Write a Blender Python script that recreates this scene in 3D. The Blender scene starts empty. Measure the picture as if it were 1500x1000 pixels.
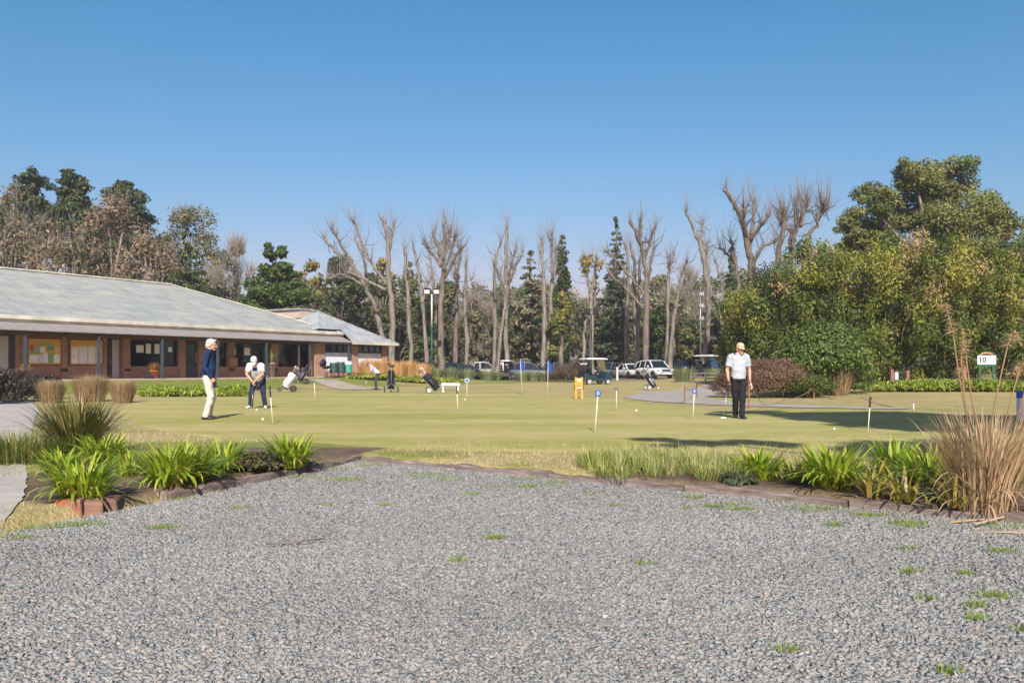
import bpy, math, random
import numpy as np
from mathutils import Vector, Matrix, Quaternion

R = math.radians
S = bpy.context.scene
COL = S.collection
FX = 1250.0          # focal length in pixels of the 1500 px wide photograph
HZ = 540.0           # row of the horizon
CAM = 1.25           # camera height


# ------------------------------------------------------------------ geometry helpers
class MB:
    """collects vertices, faces and (optionally) one colour per vertex, then links them as ONE mesh object"""
    def __init__(s):
        s.v = []; s.f = []; s.c = []; s.n = 0

    def add(s, v, f, col=None):
        v = np.asarray(v, dtype=np.float64).reshape(-1, 3)
        o = s.n
        s.v.append(v); s.n += len(v)
        for q in f:
            s.f.append(tuple(i + o for i in q))
        if col is not None:
            c = np.asarray(col, dtype=np.float32)
            if c.ndim == 1:
                c = np.tile(c, (len(v), 1))
            s.c.append(c)
        return s

    def box(s, c, size, rz=0.0, rx=0.0, ry=0.0, taper=1.0):
        x, y, z = [k * .5 for k in size]
        p = np.array([(-x, -y, -z), (x, -y, -z), (x, y, -z), (-x, y, -z),
                      (-x * taper, -y * taper, z), (x * taper, -y * taper, z), (x * taper, y * taper, z), (-x * taper, y * taper, z)])
        m = np.array((Matrix.Rotation(rz, 3, 'Z') @ Matrix.Rotation(ry, 3, 'Y') @ Matrix.Rotation(rx, 3, 'X')))
        return s.add(p @ m.T + np.array(c), [(0, 3, 2, 1), (4, 5, 6, 7), (0, 1, 5, 4), (1, 2, 6, 5), (2, 3, 7, 6), (3, 0, 4, 7)])

    def bar(s, a, b, w, h):
        a = Vector(a); b = Vector(b); d = b - a
        q = d.to_track_quat('X', 'Z')
        l = d.length
        p = [Vector((i * l, j * w * .5, k * h * .5)) for i in (0, 1) for j in (-1, 1) for k in (-1, 1)]
        return s.add([a + q @ k for k in p], [(0, 1, 3, 2), (4, 6, 7, 5), (0, 4, 5, 1), (2, 3, 7, 6), (0, 2, 6, 4), (1, 5, 7, 3)])

    def tube(s, pts, rad, n=8, side=None, caps=True, col=None):
        """loft of elliptical rings; rad: number, list of numbers or list of (across, along) pairs; side: axis of the first radius"""
        P = [Vector(p) for p in pts]
        m = len(P)
        if not hasattr(rad, '__len__'):
            rad = [rad] * m
        vs = []
        prev = None
        for i in range(m):
            t = (P[min(i + 1, m - 1)] - P[max(i - 1, 0)])
            t = t.normalized() if t.length > 1e-9 else Vector((0, 0, 1))
            if side is not None:
                a = Vector(side)
            elif prev is not None:
                a = prev
            else:
                a = Vector((1, 0, 0)) if abs(t.x) < .8 else Vector((0, 1, 0))
            a = a - t * a.dot(t)
            a = a.normalized() if a.length > 1e-6 else t.orthogonal().normalized()
            prev = a
            b = t.cross(a)
            r = rad[i]
            rx, ry = r if hasattr(r, '__len__') else (r, r)
            for k in range(n):
                th = 2 * math.pi * k / n
                vs.append(P[i] + a * (rx * math.cos(th)) + b * (ry * math.sin(th)))
        f = []
        for i in range(m - 1):
            for k in range(n):
                f.append((i * n + k, i * n + (k + 1) % n, (i + 1) * n + (k + 1) % n, (i + 1) * n + k))
        if caps:
            f.append(tuple(reversed(range(n))))
            f.append(tuple((m - 1) * n + k for k in range(n)))
        return s.add(vs, f, col)

    def ball(s, c, r, n=12, m=8, rot=None):
        rx, ry, rz = r if hasattr(r, '__len__') else (r, r, r)
        vs = [(0, 0, -rz)]
        for i in range(1, m):
            ph = -math.pi / 2 + math.pi * i / m
            for k in range(n):
                th = 2 * math.pi * k / n
                vs.append((rx * math.cos(ph) * math.cos(th), ry * math.cos(ph) * math.sin(th), rz * math.sin(ph)))
        vs.append((0, 0, rz))
        f = []
        for k in range(n):
            f.append((0, 1 + (k + 1) % n, 1 + k))
            f.append((len(vs) - 1, 1 + (m - 2) * n + k, 1 + (m - 2) * n + (k + 1) % n))
        for i in range(m - 2):
            for k in range(n):
                f.append((1 + i * n + k, 1 + i * n + (k + 1) % n, 1 + (i + 1) * n + (k + 1) % n, 1 + (i + 1) * n + k))
        vs = np.array(vs)
        if rot is not None:
            vs = vs @ np.array(rot.to_matrix() if hasattr(rot, 'to_matrix') else rot).T
        return s.add(vs + np.array(c), f)

    def lathe(s, prof, n=16, c=(0, 0, 0), axis='Z', caps=True):
        vs = []
        for r, z in prof:
            for k in range(n):
                th = 2 * math.pi * k / n
                p = (r * math.cos(th), r * math.sin(th), z)
                if axis == 'X': p = (p[2], p[0], p[1])
                if axis == 'Y': p = (p[1], p[2], p[0])
                vs.append((p[0] + c[0], p[1] + c[1], p[2] + c[2]))
        f = []
        m = len(prof)
        for i in range(m - 1):
            for k in range(n):
                f.append((i * n + k, i * n + (k + 1) % n, (i + 1) * n + (k + 1) % n, (i + 1) * n + k))
        if caps:
            f.append(tuple(reversed(range(n))))
            f.append(tuple((m - 1) * n + k for k in range(n)))
        return s.add(vs, f)

    def poly(s, pts, thick=None):
        """flat or thick polygon; thick: vector to the other face"""
        P = [tuple(p) for p in pts]
        n = len(P)
        if thick is None:
            return s.add(P, [tuple(range(n))])
        Q = [tuple(p[i] + thick[i] for i in range(3)) for p in P]
        f = [tuple(reversed(range(n))), tuple(range(n, 2 * n))]
        f += [(k, (k + 1) % n, n + (k + 1) % n, n + k) for k in range(n)]
        return s.add(P + Q, f)

    def build(s, name, m, parent=None, smooth=False, loc=None, voxel=None, bevel=None, sub=0):
        V = np.concatenate(s.v) if s.v else np.zeros((0, 3))
        me = bpy.data.meshes.new(name)
        me.from_pydata(V.tolist(), [], s.f)
        if s.c:
            a = me.color_attributes.new('col', 'FLOAT_COLOR', 'POINT')
            c = np.concatenate(s.c)
            c4 = np.ones((len(c), 4), dtype=np.float32); c4[:, :3] = c[:, :3]
            a.data.foreach_set('color', c4.ravel())
        o = link(name, me, m, parent, smooth, loc)
        if voxel:
            md = o.modifiers.new('r', 'REMESH'); md.mode = 'VOXEL'; md.voxel_size = voxel; md.use_smooth_shade = True
            md = o.modifiers.new('s', 'SMOOTH'); md.iterations = 3; md.factor = .5
        if bevel:
            md = o.modifiers.new('b', 'BEVEL'); md.width = bevel; md.segments = 2; md.limit_method = 'ANGLE'
        if sub:
            md = o.modifiers.new('u', 'SUBSURF'); md.levels = sub; md.render_levels = sub
        return o


def link(name, me, m, parent=None, smooth=False, loc=None):
    if m is not None:
        me.materials.append(m)
    if smooth:
        me.polygons.foreach_set('use_smooth', [True] * len(me.polygons))
    o = bpy.data.objects.new(name, me)
    COL.objects.link(o)
    if parent is not None:
        o.parent = parent
    if loc is not None:
        o.location = loc
    return o


def quads(name, V, m, parent=None, col=None, k=4, loc=None):
    """mesh of separate k-gons from an (n*k,3) array: fast path for leaves"""
    V = np.asarray(V, dtype=np.float32)
    n = len(V) // k
    me = bpy.data.meshes.new(name)
    me.vertices.add(len(V)); me.vertices.foreach_set('co', V.ravel())
    me.loops.add(n * k); me.loops.foreach_set('vertex_index', np.arange(n * k, dtype=np.int32))
    me.polygons.add(n)
    me.polygons.foreach_set('loop_start', np.arange(0, n * k, k, dtype=np.int32))
    me.polygons.foreach_set('loop_total', np.full(n, k, dtype=np.int32))
    me.update(calc_edges=True)
    if col is not None:
        a = me.color_attributes.new('col', 'FLOAT_COLOR', 'POINT')
        c4 = np.ones((len(V), 4), dtype=np.float32); c4[:, :3] = col
        a.data.foreach_set('color', c4.ravel())
    return link(name, me, m, parent, False, loc)


def indexed(name, V, F, m, parent=None, col=None, smooth=False, loc=None):
    """mesh from vertex array and an (n,k) face array"""
    V = np.asarray(V, dtype=np.float32); F = np.asarray(F, dtype=np.int32)
    n, k = F.shape
    me = bpy.data.meshes.new(name)
    me.vertices.add(len(V)); me.vertices.foreach_set('co', V.ravel())
    me.loops.add(n * k); me.loops.foreach_set('vertex_index', F.ravel())
    me.polygons.add(n)
    me.polygons.foreach_set('loop_start', np.arange(0, n * k, k, dtype=np.int32))
    me.polygons.foreach_set('loop_total', np.full(n, k, dtype=np.int32))
    me.update(calc_edges=True)
    if col is not None:
        a = me.color_attributes.new('col', 'FLOAT_COLOR', 'POINT')
        c4 = np.ones((len(V), 4), dtype=np.float32); c4[:, :3] = col
        a.data.foreach_set('color', c4.ravel())
    return link(name, me, m, parent, smooth, loc)


def tag(o, label=None, cat=None, group=None, kind=None):
    if label: o['label'] = label
    if cat: o['category'] = cat
    if group: o['group'] = group
    if kind: o['kind'] = kind
    return o


def thing(name, label, cat, loc=(0, 0, 0), rz=0.0, group=None, scale=1.0):
    o = bpy.data.objects.new(name, None)
    COL.objects.link(o)
    o.location = loc; o.rotation_euler = (0, 0, rz); o.scale = (scale, scale, scale)
    o.empty_display_size = .2
    return tag(o, label, cat, group)


def copy_tree(o, parent=None):
    c = o.copy(); COL.objects.link(c)
    if parent is not None:
        c.parent = parent
    for ch in list(o.children):
        copy_tree(ch, c)
    return c


# ------------------------------------------------------------------ materials
def nt(name):
    m = bpy.data.materials.new(name); m.use_nodes = True
    t = m.node_tree
    b = t.nodes['Principled BSDF']
    return m, t, b


def node(t, typ, **kw):
    n = t.nodes.new(typ)
    for k, v in kw.items():
        if k in n.inputs.keys():
            n.inputs[k].default_value = v
        else:
            setattr(n, k, v)
    return n


def ramp(t, fac, stops):
    r = t.nodes.new('ShaderNodeValToRGB')
    e = r.color_ramp.elements
    while len(e) < len(stops): e.new(.5)
    for k, (p, c) in enumerate(stops):
        e[k].position = p; e[k].color = (c[0], c[1], c[2], 1)
    t.links.new(fac, r.inputs['Fac'])
    return r.outputs['Color']


def mixc(t, fac, a, b, mode='MIX'):
    n = t.nodes.new('ShaderNodeMix'); n.data_type = 'RGBA'; n.blend_type = mode
    for sock, v in ((n.inputs[0], fac), (n.inputs[6], a), (n.inputs[7], b)):
        if hasattr(v, 'is_output') or isinstance(v, bpy.types.NodeSocket): t.links.new(v, sock)
        elif isinstance(v, (int, float)): sock.default_value = v
        else: sock.default_value = (v[0], v[1], v[2], 1)
    return n.outputs[2]


def math_(t, op, a, b=0.0):
    n = t.nodes.new('ShaderNodeMath'); n.operation = op
    for sock, v in ((n.inputs[0], a), (n.inputs[1], b)):
        if isinstance(v, bpy.types.NodeSocket): t.links.new(v, sock)
        else: sock.default_value = v
    return n.outputs[0]


def objco(t, scale=None):
    c = t.nodes.new('ShaderNodeTexCoord').outputs['Object']
    if scale is None: return c
    mp = t.nodes.new('ShaderNodeMapping')
    mp.inputs['Scale'].default_value = scale if hasattr(scale, '__len__') else (scale,) * 3
    t.links.new(c, mp.inputs['Vector'])
    return mp.outputs['Vector']


def noise(t, vec, scale, detail=4, rough=.55):
    n = node(t, 'ShaderNodeTexNoise', Scale=scale, Detail=detail, Roughness=rough)
    t.links.new(vec, n.inputs['Vector'])
    return n.outputs['Fac']


def bump(t, b, h, strength=.3, dist=.02):
    n = node(t, 'ShaderNodeBump', Strength=strength, Distance=dist)
    t.links.new(h, n.inputs['Height'])
    t.links.new(n.outputs['Normal'], b.inputs['Normal'])


def mat(name, col, rough=.7, var=.2, scale=5.0, bmp=0.0, bscale=40.0, metal=0.0, spec=.4, stretch=None, col2=None):
    m, t, b = nt(name)
    v = objco(t, stretch)
    c2 = col2 or tuple(min(1, k * (1 + var)) for k in col)
    c1 = tuple(k * (1 - var) for k in col)
    t.links.new(ramp(t, noise(t, v, scale), [(.3, c1), (.7, c2)]), b.inputs['Base Color'])
    b.inputs['Roughness'].default_value = rough
    b.inputs['Metallic'].default_value = metal
    b.inputs['Specular IOR Level'].default_value = spec
    if bmp: bump(t, b, noise(t, v, bscale), bmp, .01)
    return m


def leafmat(name, trans=.28, rough=.55, spec=.3):
    m, t, b = nt(name)
    a = t.nodes.new('ShaderNodeAttribute'); a.attribute_name = 'col'
    t.links.new(a.outputs['Color'], b.inputs['Base Color'])
    b.inputs['Roughness'].default_value = rough
    b.inputs['Specular IOR Level'].default_value = spec
    tr = t.nodes.new('ShaderNodeBsdfTranslucent')
    t.links.new(mixc(t, 1.0, a.outputs['Color'], (1.1, 1.15, .7), 'MULTIPLY'), tr.inputs['Color'])
    mx = t.nodes.new('ShaderNodeMixShader'); mx.inputs[0].default_value = trans
    t.links.new(b.outputs[0], mx.inputs[1]); t.links.new(tr.outputs[0], mx.inputs[2])
    t.links.new(mx.outputs[0], t.nodes['Material Output'].inputs['Surface'])
    return m


def colmat(name, rough=.85, spec=.25, bmp=.0, bscale=60):
    m, t, b = nt(name)
    a = t.nodes.new('ShaderNodeAttribute'); a.attribute_name = 'col'
    t.links.new(a.outputs['Color'], b.inputs['Base Color'])
    b.inputs['Roughness'].default_value = rough
    b.inputs['Specular IOR Level'].default_value = spec
    if bmp: bump(t, b, noise(t, objco(t), bscale), bmp, .005)
    return m


def brickmat(name, c1, c2, mortar, bw=.24, rh=.07):
    m, t, b = nt(name)
    c = t.nodes.new('ShaderNodeTexCoord').outputs['Object']
    sp = t.nodes.new('ShaderNodeSeparateXYZ'); t.links.new(c, sp.inputs[0])
    cb = t.nodes.new('ShaderNodeCombineXYZ')
    t.links.new(math_(t, 'ADD', sp.outputs[0], sp.outputs[1]), cb.inputs[0]); t.links.new(sp.outputs[2], cb.inputs[1])
    br = node(t, 'ShaderNodeTexBrick', Scale=1.0)
    br.inputs['Brick Width'].default_value = bw; br.inputs['Row Height'].default_value = rh
    br.inputs['Mortar Size'].default_value = .006
    br.inputs['Color1'].default_value = (*c1, 1); br.inputs['Color2'].default_value = (*c2, 1); br.inputs['Mortar'].default_value = (*mortar, 1)
    t.links.new(cb.outputs[0], br.inputs['Vector'])
    n = ramp(t, noise(t, c, 1.3, 5), [(.3, (.78, .78, .78)), (.7, (1.12, 1.1, 1.05))])
    t.links.new(mixc(t, 1.0, br.outputs['Color'], n, 'MULTIPLY'), b.inputs['Base Color'])
    b.inputs['Roughness'].default_value = .85
    bump(t, b, math_(t, 'SUBTRACT', 1.0, br.outputs['Fac']), .4, .006)
    return m


M = {}
M['leaf'] = leafmat('foliage')
M['blade'] = leafmat('strap_leaf', .3, .4, .45)
M['dry'] = leafmat('dry_grass', .35, .7, .15)
M['bark'] = mat('bark', (.145, .12, .095), .9, .5, 1.4, .9, 9, spec=.15, stretch=(3, 3, .5))
M['bark_pale'] = mat('bark_pale', (.185, .165, .135), .9, .48, 1.6, .9, 9, spec=.15, stretch=(3, 3, .5))
M['twig'] = mat('twig', (.23, .20, .16), .9, .2, 2)
M['brick'] = brickmat('brick', (.35, .20, .115), (.27, .148, .085), (.31, .25, .19))
M['brick_red'] = brickmat('brick_red', (.42, .235, .15), (.35, .19, .12), (.40, .32, .25))
M['dark_metal'] = mat('dark_metal', (.05, .06, .07), .5, .2, 6, metal=.3)
M['blue_post'] = mat('blue_post', (.045, .058, .07), .5, .2, 6)
M['cream'] = mat('cream_fascia', (.50, .48, .38), .7, .2, 1.2, col2=(.64, .61, .50), spec=.3)
M['white'] = mat('white_paint', (.72, .72, .70), .5, .06, 5)
M['dirty_white'] = mat('dirty_white', (.58, .58, .56), .6, .1, 7)
M['black'] = mat('black_plastic', (.018, .018, .020), .45, .3, 8)
M['black_cloth'] = mat('black_cloth', (.022, .022, .026), .85, .3, 12, .3, 60, spec=.2)
M['rubber'] = mat('rubber', (.02, .02, .02), .8, .2, 12)
M['steel'] = mat('steel', (.55, .55, .56), .3, .1, 12, metal=.9)
M['chrome_dull'] = mat('grey_metal', (.32, .33, .34), .4, .1, 12, metal=.5)
M['concrete'] = mat('concrete', (.38, .345, .30), .9, .15, 3.0, .4, 60, spec=.2)
M['wood_brown'] = mat('varnished_wood', (.20, .085, .04), .5, .3, 3, stretch=(1, 1, 6))
M['soffit'] = mat('soffit_board', (.25, .21, .175), .8, .2, 4)
M['blue'] = mat('blue_plastic', (.015, .09, .42), .4, .1, 8)
M['yellow'] = mat('yellow_paint', (.62, .285, .02), .5, .15, 5)
M['terracotta'] = mat('terracotta', (.55, .17, .06), .8, .15, 8)
M['green_paint'] = mat('green_paint', (.012, .09, .055), .5, .2, 6)
M['mint_paint'] = mat('mint_paint', (.05, .30, .22), .5, .1, 6)
M['dark_green'] = mat('dark_green_plastic', (.03, .06, .055), .5, .2, 6)
M['red_paint'] = mat('red_paint', (.25, .05, .04), .6, .2, 6)
M['dark_red'] = mat('dark_red_door', (.10, .02, .018), .5, .2, 4)
M['paper'] = mat('paper', (.75, .74, .70), .9, .08, 30)
M['cork'] = mat('cork_board', (.60, .36, .08), .9, .15, 20)
M['interior'] = mat('interior_plaster', (.42, .38, .32), .9, .08, 2)
M['interior_floor'] = mat('interior_tile', (.12, .09, .07), .6, .1, 2)
M['skin'] = mat('skin', (.50, .27, .18), .55, .12, 9, spec=.35)
M['hair_grey'] = mat('grey_hair', (.45, .43, .40), .8, .3, 40, .6, 120)
M['ball'] = mat('golf_ball_white', (.82, .82, .80), .35, .02, 9)
M['rope'] = mat('rope', (.24, .15, .10), .9, .2, 30)
M['stake'] = mat('stake_wood', (.23, .11, .07), .85, .3, 8)
M['pole_white'] = mat('cream_stick', (.68, .64, .50), .5, .06, 8)


def glassmat(name, tint=(.55, .6, .6), refl=.12):
    m, t, b = nt(name)
    tr = t.nodes.new('ShaderNodeBsdfTransparent'); tr.inputs[0].default_value = (*tint, 1)
    gl = t.nodes.new('ShaderNodeBsdfGlossy'); gl.inputs['Roughness'].default_value = .03
    lw = t.nodes.new('ShaderNodeLayerWeight'); lw.inputs[0].default_value = .25
    mx = t.nodes.new('ShaderNodeMixShader')
    t.links.new(math_(t, 'ADD', math_(t, 'MULTIPLY', lw.outputs['Fresnel'], .5), refl * .5), mx.inputs[0])
    t.links.new(tr.outputs[0], mx.inputs[1]); t.links.new(gl.outputs[0], mx.inputs[2])
    t.links.new(mx.outputs[0], t.nodes['Material Output'].inputs['Surface'])
    return m


M['glass'] = glassmat('window_glass')


def carpaint(name, col):
    m, t, b = nt(name)
    t.links.new(ramp(t, noise(t, objco(t), 2), [(.3, tuple(k * .93 for k in col)), (.7, col)]), b.inputs['Base Color'])
    b.inputs['Roughness'].default_value = .28
    b.inputs['Coat Weight'].default_value = .6; b.inputs['Coat Roughness'].default_value = .05
    return m


M['car_glass'] = mat('car_glass', (.012, .015, .018), .05, .1, 3, spec=.6)


def roofmat():
    m, t, b = nt('roof_sheets')
    c = t.nodes.new('ShaderNodeTexCoord').outputs['Object']
    sp = t.nodes.new('ShaderNodeSeparateXYZ'); t.links.new(c, sp.inputs[0])
    cb = t.nodes.new('ShaderNodeCombineXYZ')
    t.links.new(sp.outputs[1], cb.inputs[0]); t.links.new(sp.outputs[0], cb.inputs[1])
    br = node(t, 'ShaderNodeTexBrick', Scale=1.0)
    br.inputs['Brick Width'].default_value = 1.35; br.inputs['Row Height'].default_value = .62
    br.inputs['Mortar Size'].default_value = .018; br.inputs['Bias'].default_value = -.1
    br.inputs['Color1'].default_value = (.225, .25, .245, 1); br.inputs['Color2'].default_value = (.285, .30, .28, 1)
    br.inputs['Mortar'].default_value = (.36, .37, .33, 1)
    t.links.new(cb.outputs[0], br.inputs['Vector'])
    # pale lichen in patches
    n1 = noise(t, objco(t, (.55, 1.4, 1)), 1.0, 6, .65)
    n2 = noise(t, c, 7, 4, .6)
    k = ramp(t, math_(t, 'ADD', math_(t, 'MULTIPLY', n1, .7), math_(t, 'MULTIPLY', n2, .3)), [(.46, (0, 0, 0)), (.64, (.8, .8, .8))])
    colr = mixc(t, k, br.outputs['Color'], (.40, .39, .31))
    t.links.new(colr, b.inputs['Base Color'])
    b.inputs['Roughness'].default_value = .8
    b.inputs['Specular IOR Level'].default_value = .25
    bump(t, b, math_(t, 'ADD', br.outputs['Fac'], math_(t, 'MULTIPLY', n2, .3)), .5, .02)
    return m


M['roof'] = roofmat()
M['roof_metal'] = mat('zinc_sheet', (.27, .30, .31), .55, .15, 1.2, col2=(.36, .38, .37), spec=.4)
M['leanto'] = mat('weathered_sheet', (.26, .235, .215), .85, .2, 2.2, .4, 20, stretch=(3, .4, 1), spec=.2)


def at(px, py, Y):
    """point of the place seen at photograph pixel (px, py) when it stands Y metres away"""
    return Vector(((px - 750) / FX * Y, Y, CAM + (HZ - py) / FX * Y))


# ------------------------------------------------------------------ the lie of the land
P0 = np.array((-24.9, 43.6)); DV = np.array((.5255, .851)); NV = np.array((.851, -.5255))   # clubhouse: post line, along, outward
AP = np.array((-2.04, 11.57))            # the corner where the two timber runs meet


def sstep(a, b, x):
    k = np.clip((x - a) / (b - a), 0, 1)
    return k * k * (3 - 2 * k)


def outside(x, y):
    """> 0 beyond the edge of the gravel"""
    r = (x - AP[0]) * .605 + (y - AP[1]) * .796
    l = (x - AP[0]) * -.9427 + (y - AP[1]) * .3335
    l2 = (x + 3.95) * -.9919 + (y - 7.04) * -.127
    return np.maximum(np.maximum(r, l), l2), r, l, l2


def gz(x, y):
    x = np.asarray(x, dtype=float); y = np.asarray(y, dtype=float)
    d = outside(x, y)[0]
    h = -.06 + .16 * sstep(-.03, .10, d)
    o = (x - P0[0]) * NV[0] + (y - P0[1]) * NV[1]
    s = (x - P0[0]) * DV[0] + (y - P0[1]) * DV[1]
    h = h + .5 * (1 - sstep(.8, 9.5, o)) * (1 - sstep(30, 42, s))
    h = h + .0022 * np.maximum(0, y - 55) + .36 * sstep(27, 44, y) * sstep(9, 17, x)
    return h


def vnoise(x, y, sc, seed=0):
    """smooth value noise on arrays"""
    x = np.asarray(x) * sc; y = np.asarray(y) * sc
    xi = np.floor(x).astype(np.int64); yi = np.floor(y).astype(np.int64)
    fx = x - xi; fy = y - yi
    fx = fx * fx * (3 - 2 * fx); fy = fy * fy * (3 - 2 * fy)
    def h(a, b):
        k = (a * 374761393 + b * 668265263 + seed * 1274126177) & 0xffffffff
        k = ((k ^ (k >> 13)) * 1274126177) & 0xffffffff
        return ((k ^ (k >> 16)) & 0xffff) / 65535.0
    return (h(xi, yi) * (1 - fx) + h(xi + 1, yi) * fx) * (1 - fy) + (h(xi, yi + 1) * (1 - fx) + h(xi + 1, yi + 1) * fx) * fy


def gp(px, py, z=.1):
    """ground point seen at pixel, on the level z"""
    Y = FX * (CAM - z) / (py - HZ)
    return (px - 750) / FX * Y, Y


def gpt(px, py):
    """ground point seen at pixel, on the real terrain"""
    Y0, Y1 = 3.0, 170.0
    for _ in range(50):
        Y = .5 * (Y0 + Y1)
        X = (px - 750) / FX * Y
        if HZ + (CAM - float(gz(X, Y))) / Y * FX > py: Y0 = Y
        else: Y1 = Y
    return X, Y


def on(x, y, dz=0.0):
    return Vector((x, y, float(gz(x, y)) + dz))

# ------------------------------------------------------------------ ground, green, paths, gravel
def ground():
    xs = np.unique(np.concatenate([np.linspace(-900, -60, 22), np.linspace(-60, -14, 47), np.linspace(-14, -6, 41), np.linspace(-6, 6, 121), np.linspace(6, 14, 41), np.linspace(14, 60, 47), np.linspace(60, 900, 22)]).round(4))
    ys = np.unique(np.concatenate([np.linspace(-120, -4, 18), np.linspace(-4, 4, 21), np.linspace(4, 14, 111), np.linspace(14, 60, 93), np.linspace(60, 140, 41), np.linspace(140, 1600, 26)]).round(4))
    X, Y = np.meshgrid(xs, ys)
    Z = gz(X, Y)
    nx, ny = len(xs), len(ys)
    V = np.stack([X, Y, Z], -1).reshape(-1, 3)
    i = np.arange(nx * ny).reshape(ny, nx)
    F = np.stack([i[:-1, :-1], i[:-1, 1:], i[1:, 1:], i[1:, :-1]], -1).reshape(-1, 4)
    x = V[:, 0]; y = V[:, 1]
    d, r, l, l2 = outside(x, y)
    o = (x - P0[0]) * NV[0] + (y - P0[1]) * NV[1]
    wob = (vnoise(x, y, 1.6, 3) - .5) * .5
    soilR = (sstep(.0, .1, r) * (1 - sstep(1.25, 1.6, r + wob)) * sstep(1.0, 1.5, x + wob)) * (y > -3)
    inL = sstep(.0, .1, l) * (1 - sstep(2.0, 2.5, l + wob)) * (y > 7.3 + .35 * wob) * (y < 12.5)
    soil = np.clip(soilR + inL, 0, 1)
    lush = (1 - sstep(5, 10, o + 6 * (vnoise(x, y, .25, 5) - .5))) * .9
    lush = np.maximum(lush, .75 * sstep(.5, .75, vnoise(x, y, .7, 9)) * (d > 0) * (y < 15))
    litter = sstep(66, 80, y) * .6
    c = np.stack([soil, lush, litter], -1)
    m, t, b = nt('lawn')
    co = objco(t)
    a = t.nodes.new('ShaderNodeAttribute'); a.attribute_name = 'col'
    sp = t.nodes.new('ShaderNodeSeparateColor'); t.links.new(a.outputs['Color'], sp.inputs[0])
    n1 = noise(t, co, .35, 5, .6); n2 = noise(t, co, 3.0, 5, .65); n3 = noise(t, co, 26, 4, .7)
    mixn = math_(t, 'ADD', math_(t, 'MULTIPLY', n1, .55), math_(t, 'MULTIPLY', n2, .45))
    base = ramp(t, mixn, [(.32, (.24, .235, .075)), (.45, (.345, .295, .12)), (.56, (.43, .345, .17)), (.68, (.47, .375, .205))])
    lushc = ramp(t, n2, [(.3, (.125, .175, .025)), (.7, (.25, .265, .06))])
    soilc = ramp(t, n2, [(.3, (.105, .07, .05)), (.7, (.215, .155, .115))])
    litc = ramp(t, n2, [(.3, (.10, .085, .05)), (.7, (.23, .18, .10))])
    k = mixc(t, sp.outputs['Green'], base, lushc)
    k = mixc(t, sp.outputs['Blue'], k, litc)
    k = mixc(t, sp.outputs['Red'], k, soilc)
    k = mixc(t, 1.0, k, ramp(t, n3, [(.25, (.68, .68, .66)), (.75, (1.22, 1.22, 1.2))]), 'MULTIPLY')
    t.links.new(k, b.inputs['Base Color'])
    b.inputs['Roughness'].default_value = .95; b.inputs['Specular IOR Level'].default_value = .1
    bump(t, b, n3, .8, .05)
    ob = indexed('ground', V, F, m, None, c, True)
    tag(ob, 'dry tan winter lawn sloping up to the clubhouse', 'lawn', kind='structure')


def catmull(P, n=10, closed=True):
    P = np.array(P, dtype=float); m = len(P); out = []
    rng_ = range(m) if closed else range(m - 1)
    for i in rng_:
        p = [P[(i + k - 1) % m] if closed else P[min(max(i + k - 1, 0), m - 1)] for k in range(4)]
        for j in range(n):
            u = j / n
            out.append(.5 * (2 * p[1] + (p[2] - p[0]) * u + (2 * p[0] - 5 * p[1] + 4 * p[2] - p[3]) * u * u + (3 * p[1] - p[0] - 3 * p[2] + p[3]) * u ** 3))
    if not closed: out.append(P[-1])
    return np.array(out)


def fan(name, loop, m, dz, rings=24, center=None):
    L = np.array(loop); n = len(L)
    c = L.mean(0) if center is None else np.array(center)
    V = [(*c,)]; F4 = []; F = []
    for k in range(1, rings + 1):
        for p in L: V.append(tuple(c + (p - c) * k / rings))
    V = np.array(V)
    Z = gz(V[:, 0], V[:, 1]) + dz
    Z[-n:] -= dz + .012
    for k in range(n): F.append((0, 1 + k, 1 + (k + 1) % n))
    for r in range(rings - 1):
        for k in range(n):
            F.append((1 + r * n + k, 1 + (r + 1) * n + k, 1 + (r + 1) * n + (k + 1) % n, 1 + r * n + (k + 1) % n))
    b = MB(); b.add(np.column_stack([V, Z]), F)
    return b.build(name, m, None, True)


def ribbon(name, pts, widths, m, dz, across=8, n=12, wob=0.0, seed=1):
    c = catmull(pts, n, False)
    w = np.interp(np.linspace(0, 1, len(c)), np.linspace(0, 1, len(widths)), widths)
    t = np.gradient(c, axis=0); t /= np.linalg.norm(t, axis=1)[:, None] + 1e-9
    nn = np.stack([-t[:, 1], t[:, 0]], -1)
    rs = np.random.RandomState(seed)
    V = []
    for i in range(len(c)):
        for j in range(across + 1):
            k = (j / across - .5)
            e = (rs.rand() - .5) * wob if j in (0, across) else 0
            V.append(c[i] + nn[i] * (w[i] * k + e))
    V = np.array(V)
    F = [(i * (across + 1) + j, i * (across + 1) + j + 1, (i + 1) * (across + 1) + j + 1, (i + 1) * (across + 1) + j) for i in range(len(c) - 1) for j in range(across)]
    return indexed(name, np.column_stack([V, gz(V[:, 0], V[:, 1]) + dz]), F, m, None, None, True)


ground()

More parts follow.
